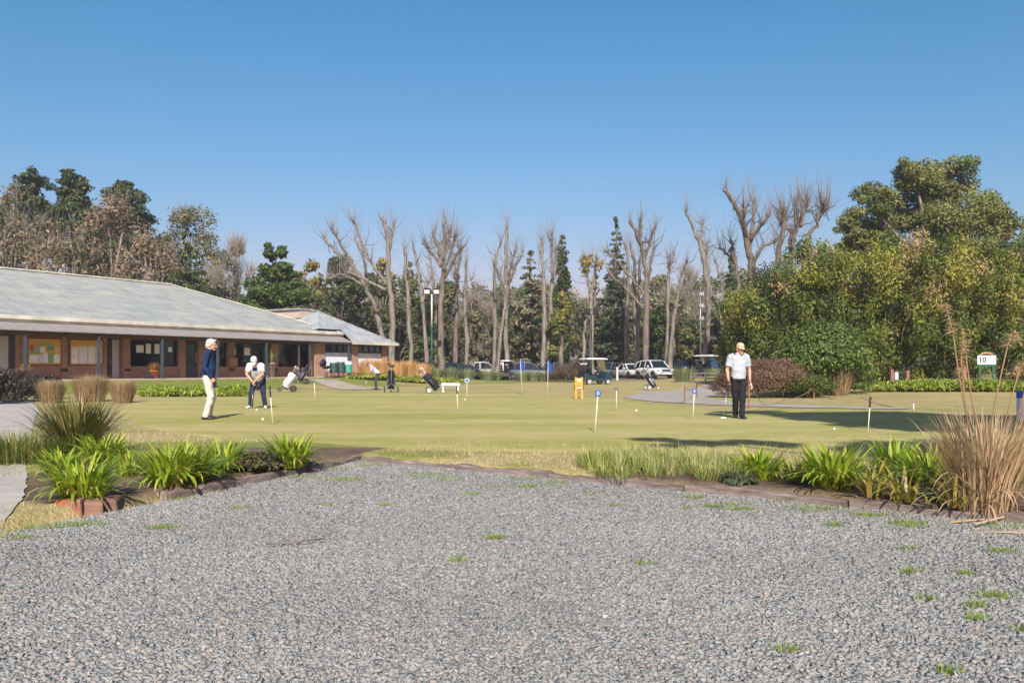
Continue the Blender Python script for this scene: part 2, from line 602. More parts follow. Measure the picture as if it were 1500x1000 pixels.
# the putting green
gl = [gp(*p) for p in ((165, 603), (205, 586), (350, 577.5), (540, 574), (700, 576), (820, 579), (930, 588), (1010, 597), (1100, 602), (1240, 599), (1400, 607), (1480, 628), (1400, 648), (1170, 660), (900, 664), (620, 660), (430, 648), (280, 640), (190, 622))]
m, t, b = nt('green_turf')
co = objco(t)
n1 = noise(t, objco(t, (.10, .42, 1)), 1.0, 5, .6); n2 = noise(t, co, 1.7, 5, .6); n3 = noise(t, co, 45, 4, .7)
nf = math_(t, 'ADD', math_(t, 'MULTIPLY', n1, .65), math_(t, 'MULTIPLY', n2, .35))
k = ramp(t, nf, [(.37, (.27, .26, .07)), (.48, (.325, .30, .10)), (.56, (.385, .335, .14)), (.66, (.43, .355, .18))])
k = mixc(t, 1.0, k, ramp(t, n3, [(.25, (.74, .75, .70)), (.75, (1.2, 1.2, 1.18))]), 'MULTIPLY')
t.links.new(k, b.inputs['Base Color']); b.inputs['Roughness'].default_value = .95; b.inputs['Specular IOR Level'].default_value = .1
bump(t, b, n3, .6, .012)
o = fan('putting_green', catmull(gl, 8), m, .012, 26, (0.5, 20.0))
tag(o, 'closely mown olive putting green across the middle', 'putting green', kind='structure')

# gravel yard: flat sheet under the loose stones
m, t, b = nt('gravel_bed')
co = objco(t)
vo = node(t, 'ShaderNodeTexVoronoi', Scale=42.0); t.links.new(co, vo.inputs['Vector'])
sp = t.nodes.new('ShaderNodeSeparateColor'); t.links.new(vo.outputs['Color'], sp.inputs[0])
k = ramp(t, sp.outputs['Red'], [(0, (.09, .09, .09)), (.3, (.18, .18, .175)), (.6, (.24, .238, .232)), (.85, (.30, .26, .235)), (1, (.42, .40, .38))])
k = mixc(t, 1.0, k, ramp(t, noise(t, co, .8, 5, .6), [(.3, (.82, .83, .84)), (.7, (1.1, 1.08, 1.05))]), 'MULTIPLY')
t.links.new(k, b.inputs['Base Color']); b.inputs['Roughness'].default_value = .9
bump(t, b, vo.outputs['Distance'], .9, .02)
M['gravel_bed'] = m
C_ = (-3.48, 7.5); B_ = (4.05, 6.94)
far_r = (AP[0] + .796 * 26, AP[1] - .605 * 26)
pl = [tuple(AP), C_, (-3.95, 7.04), (-3.69, 5.0), (-2.38, -5.2), (6, -16), (22, -18), far_r]
g = MB(); g.poly([(p[0], p[1], 0.0) for p in reversed(pl)])
# outward-facing sheet with a little overlap under the timber edging
tag(g.build('gravel_yard', m), 'bare bed of the grey gravel yard', 'gravel yard', kind='structure')


def gravel():
    rs = np.random.RandomState(7)
    N = 600000
    Y = 3.0 + 9.0 * rs.rand(N * 3) ** .92
    X = (rs.rand(N * 3) * 2 - 1) * (.64 * Y + 1.5)
    keep = (rs.rand(len(X)) < (.64 * Y + 1.5) / 9.2 * 1.0) & (outside(X, Y)[0] < -.02)
    X = X[keep][:N]; Y = Y[keep][:N]
    n = len(X)
    sz = (.0037 + .0066 * rs.rand(n) ** 3) * (1 + .05 * (Y - 4))
    base = np.array([(x, y, z) for z in (-1, 1) for x, y in ((-1, -1), (1, -1), (1, 1), (-1, 1))], dtype=float)
    P = base[None] * (1 + .5 * (rs.rand(n, 8, 3) - .5)) * np.stack([1.25 * np.ones(n), .95 + .3 * rs.rand(n), .36 + .22 * rs.rand(n)], -1)[:, None, :]
    P *= (.75 + .5 * rs.rand(n, 8))[:, :, None]
    q = rs.randn(n, 4); q[:, 1:3] *= .24; q /= np.linalg.norm(q, axis=1)[:, None]
    w, a, b_, c = q.T
    Rm = np.stack([1 - 2 * (b_ * b_ + c * c), 2 * (a * b_ - c * w), 2 * (a * c + b_ * w), 2 * (a * b_ + c * w), 1 - 2 * (a * a + c * c), 2 * (b_ * c - a * w), 2 * (a * c - b_ * w), 2 * (b_ * c + a * w), 1 - 2 * (a * a + b_ * b_)], -1).reshape(n, 3, 3)
    P = np.einsum('nij,nkj->nki', Rm, P) * sz[:, None, None]
    P[:, :, 0] += X[:, None]; P[:, :, 1] += Y[:, None]; P[:, :, 2] += (sz * (.1 + .8 * rs.rand(n)))[:, None]
    F = np.array([(0, 3, 2, 1), (4, 5, 6, 7), (0, 1, 5, 4), (1, 2, 6, 5), (2, 3, 7, 6), (3, 0, 4, 7)])
    F = (F[None] + 8 * np.arange(n)[:, None, None]).reshape(-1, 4)
    pal = np.array([(.225, .23, .228), (.16, .165, .168), (.27, .272, .265), (.32, .27, .235), (.33, .325, .315), (.10, .105, .11), (.27, .225, .195), (.42, .41, .39)])
    pal = .66 * pal + .34 * np.array((.235, .232, .225))
    pr = np.array([.30, .16, .24, .14, .07, .05, .05, .008]); pr /= pr.sum()
    ci = rs.choice(len(pal), n, p=pr)
    cc = pal[ci] * (.9 + .2 * rs.rand(n, 1)) * (.80 + .16 * vnoise(X, Y, .9, 2) + .14 * vnoise(X * .4, Y * 1.3, .5, 12))[:, None]
    cc = cc * (.985, 1.005, .975)
    o = indexed('gravel', P.reshape(-1, 3), F, colmat('gravel_stone', .8, .3), None, np.repeat(cc, 8, 0))
    tag(o, 'loose grey and pinkish crushed stone covering the yard', 'gravel', kind='stuff')


gravel()

# paths
pathm, t, b = nt('path_screenings')
co = objco(t)
k = ramp(t, noise(t, co, 1.2, 6, .7), [(.3, (.27, .245, .215)), (.7, (.39, .35, .305))])
k = mixc(t, 1.0, k, ramp(t, noise(t, co, 30, 3, .7), [(.3, (.8, .8, .8)), (.7, (1.15, 1.15, 1.15))]), 'MULTIPLY')
t.links.new(k, b.inputs['Base Color']); b.inputs['Roughness'].default_value = .95; b.inputs['Specular IOR Level'].default_value = .1
tag(ribbon('concrete_path', [(-3.75, 3.2), (-5.35, 6.9), (-7.7, 10.9), (-11.4, 17.6), (-15.0, 24.2), (-19.5, 31.5)], [2.0, 2.4, 2.6, 2.7, 2.7, 2.7], M['concrete'], .012, 16, 30, .03), 'pale worn concrete path along the left edge', 'path', kind='structure')
tag(ribbon('gravel_path', [gp(1330, 598.5), gp(1250, 597.5), gp(1160, 595), gp(1060, 591), gp(985, 585), gp(985, 579), gp(1035, 573.5), gp(1085, 567), gp(1130, 562)], [.9, 1.3, 1.9, 2.3, 3.0, 3.6, 4, 4.2, 4.4], pathm, .018, 10, 22, .22), 'pale grey winding path right of the putting green', 'path', kind='structure')
tag(ribbon('path', [gpt(470, 556), gpt(500, 565), gpt(535, 571)], [2.0, 2.2, 2.4], mat('slab', (.36, .30, .23), .9, .18, 1.5, .3, 40), .03, 8, 14), 'flagged path from veranda down to the green', 'path', kind='structure')

# ------------------------------------------------------------------ timber edging and corner stones
tm, t, b = nt('weathered_timber')
v = objco(t, (1.2, 14, 14))
k = ramp(t, noise(t, v, 1.6, 7, .7), [(.28, (.075, .058, .05)), (.5, (.20, .165, .145)), (.75, (.34, .30, .275))])
t.links.new(mixc(t, 1.0, k, ramp(t, noise(t, objco(t), 1.5, 4), [(.35, (.7, .66, .62)), (.65, (1.1, 1.08, 1.06))]), 'MULTIPLY'), b.inputs['Base Color'])
b.inputs['Roughness'].default_value = .9; b.inputs['Specular IOR Level'].default_value = .15
bump(t, b, noise(t, v, 2.5, 6, .7), .8, .02)


def timber(a, c, h, w, label, seed):
    h *= .72; w *= .85
    rs = np.random.RandomState(seed)
    a = np.array(a); c = np.array(c); L = np.linalg.norm(c - a) - .02
    n = 14
    V = []; F = []
    for i in range(n + 1):
        u = i / n
        for (yy, zz) in ((-.5, -.06), (-.5, h * .86), (-.36, h), (.36, h), (.5, h * .86), (.5, -.06)):
            V.append((u * L, yy * w + (rs.rand() - .5) * .018 + .03 * math.sin(u * 5 + seed), zz + (rs.rand() - .5) * .022 + .012 * math.sin(u * 7 + seed * 2)))
    for i in range(n):
        for k in range(6):
            F.append((i * 6 + k, (i + 1) * 6 + k, (i + 1) * 6 + (k + 1) % 6, i * 6 + (k + 1) % 6))
    F += [tuple(range(6)), tuple(reversed(range(n * 6, n * 6 + 6)))]
    g = MB(); g.add(V, F)
    o = g.build('timber_edging', tm)
    o.location = (a[0], a[1], 0); o.rotation_euler = (0, 0, math.atan2(c[1] - a[1], c[0] - a[0]))
    tag(o, label, 'timber', 'timbers edging the gravel yard')


dR = np.array((.796, -.605)); dL = np.array((-.3335, -.9427))
for k, (a, c, h, w, l) in enumerate((
        (0, 1.75, .085, .13, 'weathered timber edging at the apex, going right, weeds in front'),
        (1.75, 3.15, .105, .14, 'sleeper edging the gravel before bare dry lawn, mid right run'),
        (3.15, 4.8, .10, .14, 'timber edging in front of the pale grass and lavender mass'),
        (4.8, 6.4, .11, .15, 'dark timber edging below the single and middle agapanthus clumps, right'),
        (6.4, 8.0, .10, .15, 'timber edging running under the tall brown reed grass'))):
    timber(AP + dR * a, AP + dR * c, h, w, l, 3 + k)
for k, (a, c, h, w, l) in enumerate((
        (0.02, 1.35, .10, .13, 'left run timber meeting the apex beside the last agapanthus'),
        (1.36, 2.75, .11, .14, 'left run timber in the middle, below the two joined agapanthus clumps'),
        (2.76, 3.75, .12, .14, 'left run timber ending against the red corner stones'))):
    timber(AP + dL * a, AP + dL * c, h, w, l, 23 + k)
for k, (px, py, w, h, colr, l) in enumerate((
        (158, 750, .17, .13, (.22, .13, .095), 'brown corner stone touching the timber end'),
        (131, 755, .21, .13, (.34, .19, .13), 'pale brown square corner stone, second from timber'),
        (104, 758, .2, .14, (.36, .17, .11), 'reddish corner stone between two others'),
        (85, 757, .16, .13, (.52, .14, .06), 'bright orange red brick at the bed corner'))):
    x, y = gp(px, py, 0.0)
    rs = np.random.RandomState(60 + k)
    g = MB(); g.box((0, .06, h * .4), (w * .93, .2, h * 1.1), taper=.86)
    v = g.v[0]; g.v[0] = v + (rs.rand(*v.shape) - .5) * .05
    o = g.build('edging_stone', mat('edge_stone', tuple(.68 * q for q in colr), .9, .3, 9, .8, 40), None, bevel=.02)
    o.location = (x, y + .02, 0); o.rotation_euler = (0, 0, (.15, .35, .2, -.7)[k])
    tag(o, l, 'edging stone', 'stones at the bed corner')


# ------------------------------------------------------------------ plants
def strap_plant(seed, n, h, spread, width, colA, colB, curl=1.0, stiff=.5, dry=None, twist=.3, seg=6):
    """clump of long strap leaves from one base: (V, F, colour)"""
    rs = np.random.RandomState(seed)
    V = []; F = []; C = []
    colA = np.array(colA); colB = np.array(colB)
    for i in range(n):
        az = rs.rand() * 2 * math.pi
        rr = spread * .33 * math.sqrt(rs.rand())
        b0 = np.array((math.cos(az) * rr, math.sin(az) * rr, 0.0)) + np.append((rs.rand(2) - .5) * spread * .1, 0)
        az += (rs.rand() - .5) * 1.2
        L = h * (.75 + .55 * rs.rand())
        lean = (.08 + .75 * rs.rand() ** 1.3) * (1.15 - stiff)
        dirv = np.array((math.cos(az), math.sin(az), 0))
        side = np.array((-math.sin(az), math.cos(az), 0)) * math.cos((rs.rand() - .5) * twist * 3)
        bend = curl * (.5 + rs.rand()) * (.4 + lean)
        w = width * (.7 + .6 * rs.rand())
        th = lean; p = b0.copy()
        k = rs.rand()
        cc = (colA * (1 - k) + colB * k) * (.85 + .3 * rs.rand())
        if dry is not None and rs.rand() < dry[0]: cc = np.array(dry[1]) * (.8 + .4 * rs.rand())
        base = len(V)
        for s in range(seg + 1):
            u = s / seg
            wl = w * min(1, 1.9 * (1 - u) ** .7) * (.65 + .35 * min(1, u * 5))
            V.append(p - side * wl * .5); V.append(p + side * wl * .5)
            tipf = 1 + .12 * u
            C.append(cc * tipf * (1, 1, 1)); C.append(cc * tipf)
            d = dirv * math.sin(th) + np.array((0, 0, math.cos(th)))
            p = p + d * L / seg
            if p[2] < .01: p[2] = .01
            th += bend / seg * (.4 + 1.3 * u)
        for s in range(seg):
            F.append((base + 2 * s, base + 2 * s + 1, base + 2 * s + 3, base + 2 * s + 2))
    return np.array(V), np.array(F), np.array(C)


AGA = [strap_plant(100 + k, (230, 180, 250)[k], (.54, .50, .56)[k], .62, .036, (.15, .255, .014), (.38, .44, .045), 2.0, .25, (.06, (.42, .36, .10))) for k in range(3)]
AGAM = [None, None, None]


def plant(name, V, F, C, loc, label, cat, group=None, rz=0, sc=1.0, m='blade'):
    o = indexed(name, V[:, :], F[:, [0, 1, 2, 3]] if F.shape[1] == 4 else F, M[m], None, C)
    o.location = loc; o.rotation_euler = (0, 0, rz); o.scale = (sc,) * 3 if not hasattr(sc, '__len__') else sc
    return tag(o, label, cat, group)


def agapanthus(k, px, py, sc, rz, label, z=.09):
    x, y = gp(px, py, z)
    if AGAM[k] is None:
        V, F, C = AGA[k]
        o = indexed('agapanthus', V, F, M['blade'], None, C); AGAM[k] = o
    else:
        o = AGAM[k].copy(); COL.objects.link(o)
    o.location = (x, y, z); o.rotation_euler = (0, 0, rz); o.scale = (sc * .84, sc * .84, sc * .76)
    tag(o, label, 'agapanthus', 'agapanthus clumps in the beds')


for a in ((0, 122, 733, .9, .3, 'large bright green agapanthus clump behind the red corner stones'),
          (1, 92, 697, .78, 1.2, 'agapanthus clump at the far left of the bed, below the flax'),
          (2, 152, 680, .86, 2.2, 'agapanthus clump close against the right side of the olive flax'),
          (1, 190, 697, .72, 3.0, 'narrow upright agapanthus clump standing alone on bare soil'),
          (2, 247, 711, .92, 4.0, 'left half of the two joined agapanthus clumps by the left timber'),
          (0, 278, 706, .90, 5.0, 'right half of the two joined agapanthus clumps by the left timber'),
          (0, 327, 692, .84, .9, 'agapanthus clump next to the small dark heather, on its left'),
          (1, 425, 684, 1.0, 2.0, 'agapanthus clump furthest right in the left bed'),
          (1, 1110, 703, .86, 4.4, 'agapanthus clump at the right end of the pale grass mass'),
          (2, 1222, 716, 1.0, 1.1, 'broad agapanthus clump in the middle of the right bed'),
          (0, 1312, 695, .92, 2.9, 'agapanthus clump set back towards the green, left of the brown reeds'),
          (2, 1362, 712, .88, 5.6, 'shaded agapanthus clump tucked against the brown reeds')):
    agapanthus(*a)

# olive flax, green shrub, heather
V, F, C = strap_plant(31, 520, .78, .6, .022, (.085, .10, .025), (.17, .155, .045), .9, .30, (.14, (.32, .26, .11)), seg=7)
x, y = gp(112, 668, .09)
plant('flax', V, F, C, (x, y, .08), 'big spiky olive flax behind the left agapanthus', 'flax', sc=(1.02, 1, .95))


def leaves(rs, P, Nrm, size, aspect, pal, jit=.25, rnd=.8, tilt=None):
    """rhombic leaves at P with normals near Nrm: (4n,3) and colours"""
    n = len(P)
    nn = Nrm + rnd * rs.randn(n, 3); nn /= np.linalg.norm(nn, axis=1)[:, None] + 1e-9
    t = rs.randn(n, 3)
    if tilt is not None: t = t * (1 - abs(tilt[0])) + np.array(tilt[1]) * tilt[0]
    t -= nn * (t * nn).sum(1)[:, None]; t /= np.linalg.norm(t, axis=1)[:, None] + 1e-9
    b = np.cross(nn, t)
    s = size * (.6 + .8 * rs.rand(n))[:, None]
    V = np.stack([P - t * s * .5, P + b * s * .5 / aspect, P + t * s * .5, P - b * s * .5 / aspect], 1).reshape(-1, 3)
    c = pal * (1 + jit * (rs.rand(n, 1) * 2 - 1))
    return V, np.repeat(c, 4, 0)


def cloud(rs, clumps, n, size, aspect=1.7, pals=((.06, .09, .03),), shell=.5, rnd=.7, jit=.3, tilt=None, cw=None, floor=None):
    """leaves through the volume of ellipsoid clumps (rows cx,cy,cz,rx,ry,rz)"""
    K = np.array(clumps, dtype=float)
    w = (K[:, 3] * K[:, 4] * K[:, 5]) ** .62
    ci = rs.choice(len(K), n, p=w / w.sum())
    d = rs.randn(n, 3); d /= np.linalg.norm(d, axis=1)[:, None]
    r = shell + (1 - shell) * rs.rand(n) ** .6 + .07 * rs.randn(n)
    P = K[ci, :3] + d * K[ci, 3:] * r[:, None]
    pals = np.array(pals)
    kc = pals[rs.choice(len(pals), len(K), p=cw)] * (.85 + .3 * rs.rand(len(K), 1))
    alt = pals[rs.choice(len(pals), n, p=cw)]
    col = np.where(rs.rand(n, 1) < .3, alt, kc[ci])
    if floor is not None:
        k = P[:, 2] > floor; P = P[k]; d = d[k]; col = col[k]
    return leaves(rs, P, d * (1, 1, 1) + (0, 0, .25), size, aspect, col, jit, rnd, tilt)


def blob(rx, ry, rz, k, rs, small=.45):
    """clumps spread over a bush of the given half sizes, sitting on the ground"""
    K = [(0, 0, rz * .85, rx * .75, ry * .75, rz * .85)]
    for i in range(k):
        a = rs.rand() * 6.283; e = rs.rand() ** .8 * 1.35
        K.append((math.cos(a) * math.cos(e) * rx * .72, math.sin(a) * math.cos(e) * ry * .72, rz * (.45 + 1.0 * math.sin(e)), rx * small * (.6 + .5 * rs.rand()), ry * small * (.6 + .5 * rs.rand()), rz * small * (.6 + .5 * rs.rand())))
    return K


def bush(name, px, py, w, h, n, size, pals, label, cat, seed, aspect=1.8, group=None, k=14, cw=None, tilt=None, depth=1.0, xy=None, shell=.6):
    x, y = xy if xy else gpt(px, py)
    rs = np.random.RandomState(seed)
    V, c = cloud(rs, blob(w / 2, w / 2 * depth, h / 2, k, rs), n, size, aspect, pals, shell, floor=.0, cw=cw, tilt=tilt)
    o = quads(name, V, M['leaf'], None, c)
    o.location = on(x, y, -.02)
    return tag(o, label, cat, group)


def tuft(name, px, py, n, h, spread, width, cA, cB, label, cat, seed, curl=.8, stiff=.6, group=None, dry=None, z=None, m='dry', sc=1.0, xy=None, seg=5):
    V, F, C = strap_plant(seed, n, h, spread, width, cA, cB, curl, stiff, dry, seg=seg)
    x, y = xy if xy else gpt(px, py)
    o = plant(name, V, F, C, (x, y, float(gz(x, y)) - .01 if z is None else z), label, cat, group, m=m, sc=sc)
    return o


tuft('shrub', 28, 676, 1300, .36, 1.5, .009, (.07, .11, .02), (.17, .20, .045), 'low feathery green shrub beside the concrete path', 'shrub', 41, 1.3, .2, m='blade', dry=(.1, (.3, .25, .08)))
x, y = gp(378, 690, .09)
bush('heather', 0, 0, .62, .26, 1500, .05, ((.05, .06, .025), (.09, .085, .035), (.12, .08, .06)), 'small dark heather between two agapanthus clumps', 'heather', 42, xy=(x, y))
# pale grass / lavender mass behind the right timbers
for k, (px, py, rx_, ry_, l) in enumerate(((908, 686, .42, .95, 'yellow green grass mound at left end behind timber'), (975, 681, .48, 1.1, 'pale straw grass mound in the middle behind timber'), (1042, 690, .42, .95, 'straw grass mound beside a single agapanthus'))):
    x, y = gp(px, py, .1)
    rs = np.random.RandomState(50 + k)
    VV = []; FF = []; CC = []; m_ = 0
    for q in range(75):
        u = rs.rand() ** .5; a = rs.rand() * 6.283
        V, F, C = strap_plant(1000 + 100 * k + q, 34, .15 + .08 * rs.rand(), .22, .006, (.20, .25, .05), ((.40, .40, .13), (.50, .45, .20), (.46, .43, .18))[k], 1.4, .15, (.12, (.13, .19, .04)), seg=3)
        o_ = np.array((math.cos(a) * u * rx_ * 1.15, math.sin(a) * u * ry_, 0))
        VV.append(V + o_); FF.append(F + m_); CC.append(C); m_ += len(V)
    plant('grass_mound', np.concatenate(VV), np.concatenate(FF), np.concatenate(CC), (x, y, .085), l, 'grass mound', 'mounds of pale grass behind the timbers')
x, y = gp(1082, 708, .09)
bush('heather', 0, 0, .46, .15, 900, .05, ((.05, .075, .03), (.08, .10, .045)), 'small blue green ground plant below an agapanthus', 'ground plant', 44, xy=(x, y))
for k, (px, py, sc, l) in enumerate(((1278, 728, .34, 'small yellowing leaf clump right of the broad agapanthus'), (1325, 733, .36, 'yellow leaf clump in the dark soil before the reeds'), (1165, 705, .30, 'wilted yellow sprig between two agapanthus clumps'), (1400, 742, .30, 'limp yellow leaf clump under the brown reeds'))):
    V, F, C = strap_plant(300 + k, 34, sc, .3, .03, (.24, .25, .03), (.42, .34, .08), 1.8, .2, (.2, (.3, .22, .12)))
    x, y = gp(px, py, .09)
    plant('yellow_seedling', V, F, C, (x, y, .09), l, 'small plant', 'small yellow plants in the right bed')
V, F, C = strap_plant(310, 60, .27, .24, .022, (.10, .22, .012), (.2, .32, .03), 1.2, .35)
x, y = gp(1420, 752, 0)
plant('grass_tuft', V, F, C, (x, y, 0), 'fresh green tuft at the foot of the brown reeds', 'grass tuft')

# tall brown reed grass with plumes
x, y = gp(1443, 748, .06)
reed = thing('reed_grass', 'tall dry brown reed grass with curled plumes, right foreground', 'reed grass', (x, y, .05))
V, F, C = strap_plant(71, 700, .72, .62, .011, (.33, .23, .13), (.60, .455, .29), 1.0, .72, (.1, (.62, .50, .33)), seg=8)
indexed('blades', V, F, M['dry'], reed, C)
for q in ((72, 90, .60, .5, 2.4, .05), (73, 70, .85, .55, 1.7, .38), (74, 60, .42, .6, 2.0, .0)):
    V, F, C = strap_plant(q[0], q[1], q[2], q[3], .011, (.36, .25, .14), (.64, .50, .33), q[4], q[5], seg=9)
    indexed('blades', V, F, M['dry'], reed, C)


def plume(pts, seed):
    P = [Vector(p) for p in pts]
    st = MB(); st.tube(P, [.006] * (len(P) - 1) + [.003], 5, col=(.45, .30, .17)); st.build('stem', M['dry'], reed, True)
    rs = np.random.RandomState(seed)
    V = []; C = []
    a, b = P[-3], P[-1]
    for i in range(240):
        u = rs.rand()
        p = P[-3].lerp(P[-2], u * 2) if u < .5 else P[-2].lerp(P[-1], u * 2 - 1)
        d = Vector(rs.randn(3)); d.z = d.z * .4 - .3; d = d.normalized() * (.05 + .06 * rs.rand()) * (1.25 - u)
        s = Vector(rs.randn(3)).normalized() * .003
        V += [p - s, p + s, p + d]; C += [np.array((.50, .37, .22)) * (.7 + .6 * rs.rand())] * 3
    quads('plume', V, M['dry'], reed, np.array(C), 3)


for k, pts in enumerate((((-.10, 0, .5), (-.22, .0, 1.15), (-.27, 0, 1.5), (-.335, 0, 1.74), (-.40, 0, 1.72)),
                         ((.04, .05, .5), (.10, .0, 1.0), (.19, 0, 1.4), (.25, 0, 1.52), (.31, 0, 1.38)),
                         ((-.02, 0, .5), (-.12, 0, 1.0), (-.16, 0, 1.3), (-.18, 0, 1.42), (-.19, 0, 1.54)),
                         ((-.06, -.03, .5), (-.16, 0, .9), (-.19, 0, 1.1), (-.20, 0, 1.2), (-.20, 0, 1.34)),
                         ((.10, .05, .4), (.22, .0, .95), (.29, 0, 1.2), (.33, 0, 1.26), (.35, 0, 1.16)),
                         ((.22, .1, .4), (.40, .05, 1.15), (.46, 0, 1.68), (.42, 0, 1.88), (.33, 0, 1.86)))):
    plume(pts, 80 + k)
g = MB(); x, y = gp(430, 801, 0); g.tube([(x - .18, y - .05, .03), (x, y, .035), (x + .2, y + .09, .045)], [.004, .006, .004], 6)
tag(g.build('fallen_twig', M['bark'], None, True), 'thin brown twig lying on open gravel, left of centre', 'twig')
# fallen stalks
for k, (a, c, z, l) in enumerate((((1420, 779), (1540, 783), .012, 'long straight pale stalk lying on the gravel at right edge'), ((1428, 767), (1545, 742), .05, 'slanting fallen pale stalk below the reed grass'), ((1390, 765), (1475, 760), .02, 'short broken stalk on the gravel in front of reeds'))):
    xa, ya = gp(*a, z); xc, yc = gp(*c, z)
    g = MB(); g.tube([(xa, ya, z), ((xa + xc) / 2, (ya + yc) / 2, z + .01), (xc, yc, z)], [.008, .009, .005], 5, col=(.52, .40, .25))
    tag(g.build('fallen_stalk', M['dry'], None, True), l, 'stalk', 'fallen reed stalks')


def grassblades(name, X, Y, h, w, cA, cB, label, seed, zfun=gz, m='blade'):
    rs = np.random.RandomState(seed); n = len(X)
    az = rs.rand(n) * 6.283; ln = .2 + .8 * rs.rand(n)
    hh = h * (.5 + .8 * rs.rand(n))
    b = np.stack([X, Y, zfun(X, Y)], -1)
    s = np.stack([-np.sin(az), np.cos(az), 0 * az], -1) * (w * (.6 + .6 * rs.rand(n)))[:, None]
    tip = b + np.stack([np.cos(az) * ln * hh, np.sin(az) * ln * hh, hh], -1)
    k = rs.rand(n, 1); c = np.array(cA) * (1 - k) + np.array(cB) * k
    o = quads(name, np.stack([b - s, b + s, tip], 1).reshape(-1, 3), M[m], None, np.repeat(c, 3, 0), 3)
    return tag(o, label, 'grass', kind='stuff')


# weeds pushing through the gravel
rs = np.random.RandomState(5)
XX = []; YY = []
for (px, py, w) in ((437, 700, .5), (487, 688, .42), (505, 705, .45), (550, 679, .5), (537, 684, .3), (625, 698, .6), (660, 705, .3), (765, 703, .5), (772, 714, .4), (720, 716, .2), (695, 726, .2), (816, 709, .25), (245, 733, .35), (290, 722, .3), (350, 746, .15), (240, 775, .2), (670, 824, .08), (725, 790, .15), (938, 828, .1), (1042, 744, .2), (1075, 740, .2), (1087, 748, .25), (1003, 747, .15), (1018, 731, .2), (1200, 748, .4), (1165, 735, .3), (1338, 772, .3), (1325, 768, .2), (1457, 876, .16), (1435, 909, .09), (1155, 955, .1), (1430, 890, .08), (1355, 880, .08), (1332, 806, .12), (1336, 840, .08), (1412, 842, .08), (1222, 771, .15), (1480, 774, .5), (1465, 810, .15), (1495, 925, .08), (60, 775, .35), (30, 790, .3), (120, 770, .3), (565, 742, .1), (475, 742, .12), (905, 742, .15), (870, 724, .2), (1275, 757, .25), (1390, 985, .06)):
    x, y = gp(px, py, 0)
    n = int(420 * w / .3 * (.35 + .65 * rs.rand()))
    XX.append(x + rs.randn(n) * w * .34 + .03 * np.sin(np.arange(n))); YY.append(y + rs.randn(n) * w * .2)
X = np.concatenate(XX); Y = np.concatenate(YY); k = outside(X, Y)[0] < .05
grassblades('grass', X[k], Y[k], .044, .0032, (.12, .22, .015), (.30, .36, .05), 'small green weeds sprouting through the gravel', 6, lambda x, y: 0 * x)
# lawn edge between beds, path and green
X = rs.rand(160000) * 26 - 14; Y = 4.5 + 12.0 * rs.rand(160000)
d, r, l, l2 = outside(X, Y)
wob = (vnoise(X, Y, 1.6, 3) - .5) * .5
bedL = (l > 0) & (l < 2.3 + wob) & (Y > 7.2)
bedR = (r > 0) & (r < 1.5 + wob) & (X > 1.1)
pth = (X < -4.0 - (Y - 6.25) * .555) & (X > -6.4 - (Y - 6.25) * .555)
pg = (((X - .5) / 12.5) ** 2 + ((Y - 26) / 12.8) ** 2 < 1)
k = (d > .1) & ~bedL & ~bedR & ~pth & ~pg & (abs(X) < .66 * Y) & (rs.rand(len(X)) < .75)
g2 = vnoise(X, Y, .7, 9) > .6
kk = k & g2
grassblades('grass', X[kk], Y[kk], .05, .004, (.19, .23, .04), (.42, .40, .13), 'patchy green lawn grass around the beds', 8)
kk = k & ~g2
grassblades('grass', X[kk], Y[kk], .04, .004, (.50, .41, .21), (.66, .56, .33), 'straw coloured dry lawn grass around the beds', 9, m='dry')

# ------------------------------------------------------------------ the clubhouse (local x along the front, y into the house, z up from the floor)
ZF = .68
house = thing('clubhouse', 'long low brick clubhouse with grey sheet roof and open veranda', 'clubhouse', (P0[0], P0[1], ZF), math.atan2(DV[1], DV[0]))


def sx(px, o):
    q = (px - 750) / FX
    bx, by = P0 + NV * o
    return (q * by - bx) / (DV[0] - DV[1] * q)


def sz(py, s, o):
    return CAM + (HZ - py) / FX * (P0 + NV * o + DV * s)[1] - ZF


def hbox(g, s0, s1, y0, y1, z0, z1):
    return g.box(((s0 + s1) / 2, (y0 + y1) / 2, (z0 + z1) / 2), (s1 - s0, y1 - y0, z1 - z0))


W = -2.0                       # outward coordinate of the front wall (local y = 2.0)
def ws(px): return sx(px, W)


# floor slab and veranda
g = MB(); hbox(g, -14, 21.1, -.35, 18.2, -.30, 0.0); g.build('veranda_floor', mat('veranda_slab', (.40, .31, .25), .85, .12, 1.5), house)
g = MB(); hbox(g, 21.1, 29.3, -.2, 9, -.3, .02); g.build('plinth', M['concrete'], house)
# side and back walls
g = MB(); hbox(g, -14, 21, 10.0, 10.25, 0, 1.0); hbox(g, -14, ws(412), 10.0, 10.25, 1.0, 3.2); hbox(g, ws(412) + 5.6, 21, 10, 10.25, 1.0, 3.2); hbox(g, ws(412), ws(412) + 5.6, 10, 10.25, 2.3, 3.2)
g.build('back_wall', M['interior'], house)
g = MB(); hbox(g, 20.95, 21.15, 2.1, 10, 0, 2.6); g.build('end_wall', mat('pale_plaster', (.62, .54, .40), .9, .06, 2), house)
g = MB(); hbox(g, -14, 21, 2.2, 10, 2.62, 2.7); g.build('ceiling', M['interior'], house)
g = MB(); hbox(g, -14, 20.9, 2.3, 9.9, .005, .02); g.build('inner_floor', M['interior_floor'], house)
for px_ in (155, 262, 398):
    g = MB(); hbox(g, ws(px_) - .05, ws(px_) + .07, 2.3, 9.9, .02, 2.6); g.build('partition', M['interior'], house)
# lintel band over everything
g = MB(); hbox(g, -14, 20.95, 2.0, 2.22, 2.36, 3.3); g.build('lintel', M['wood_brown'], house)
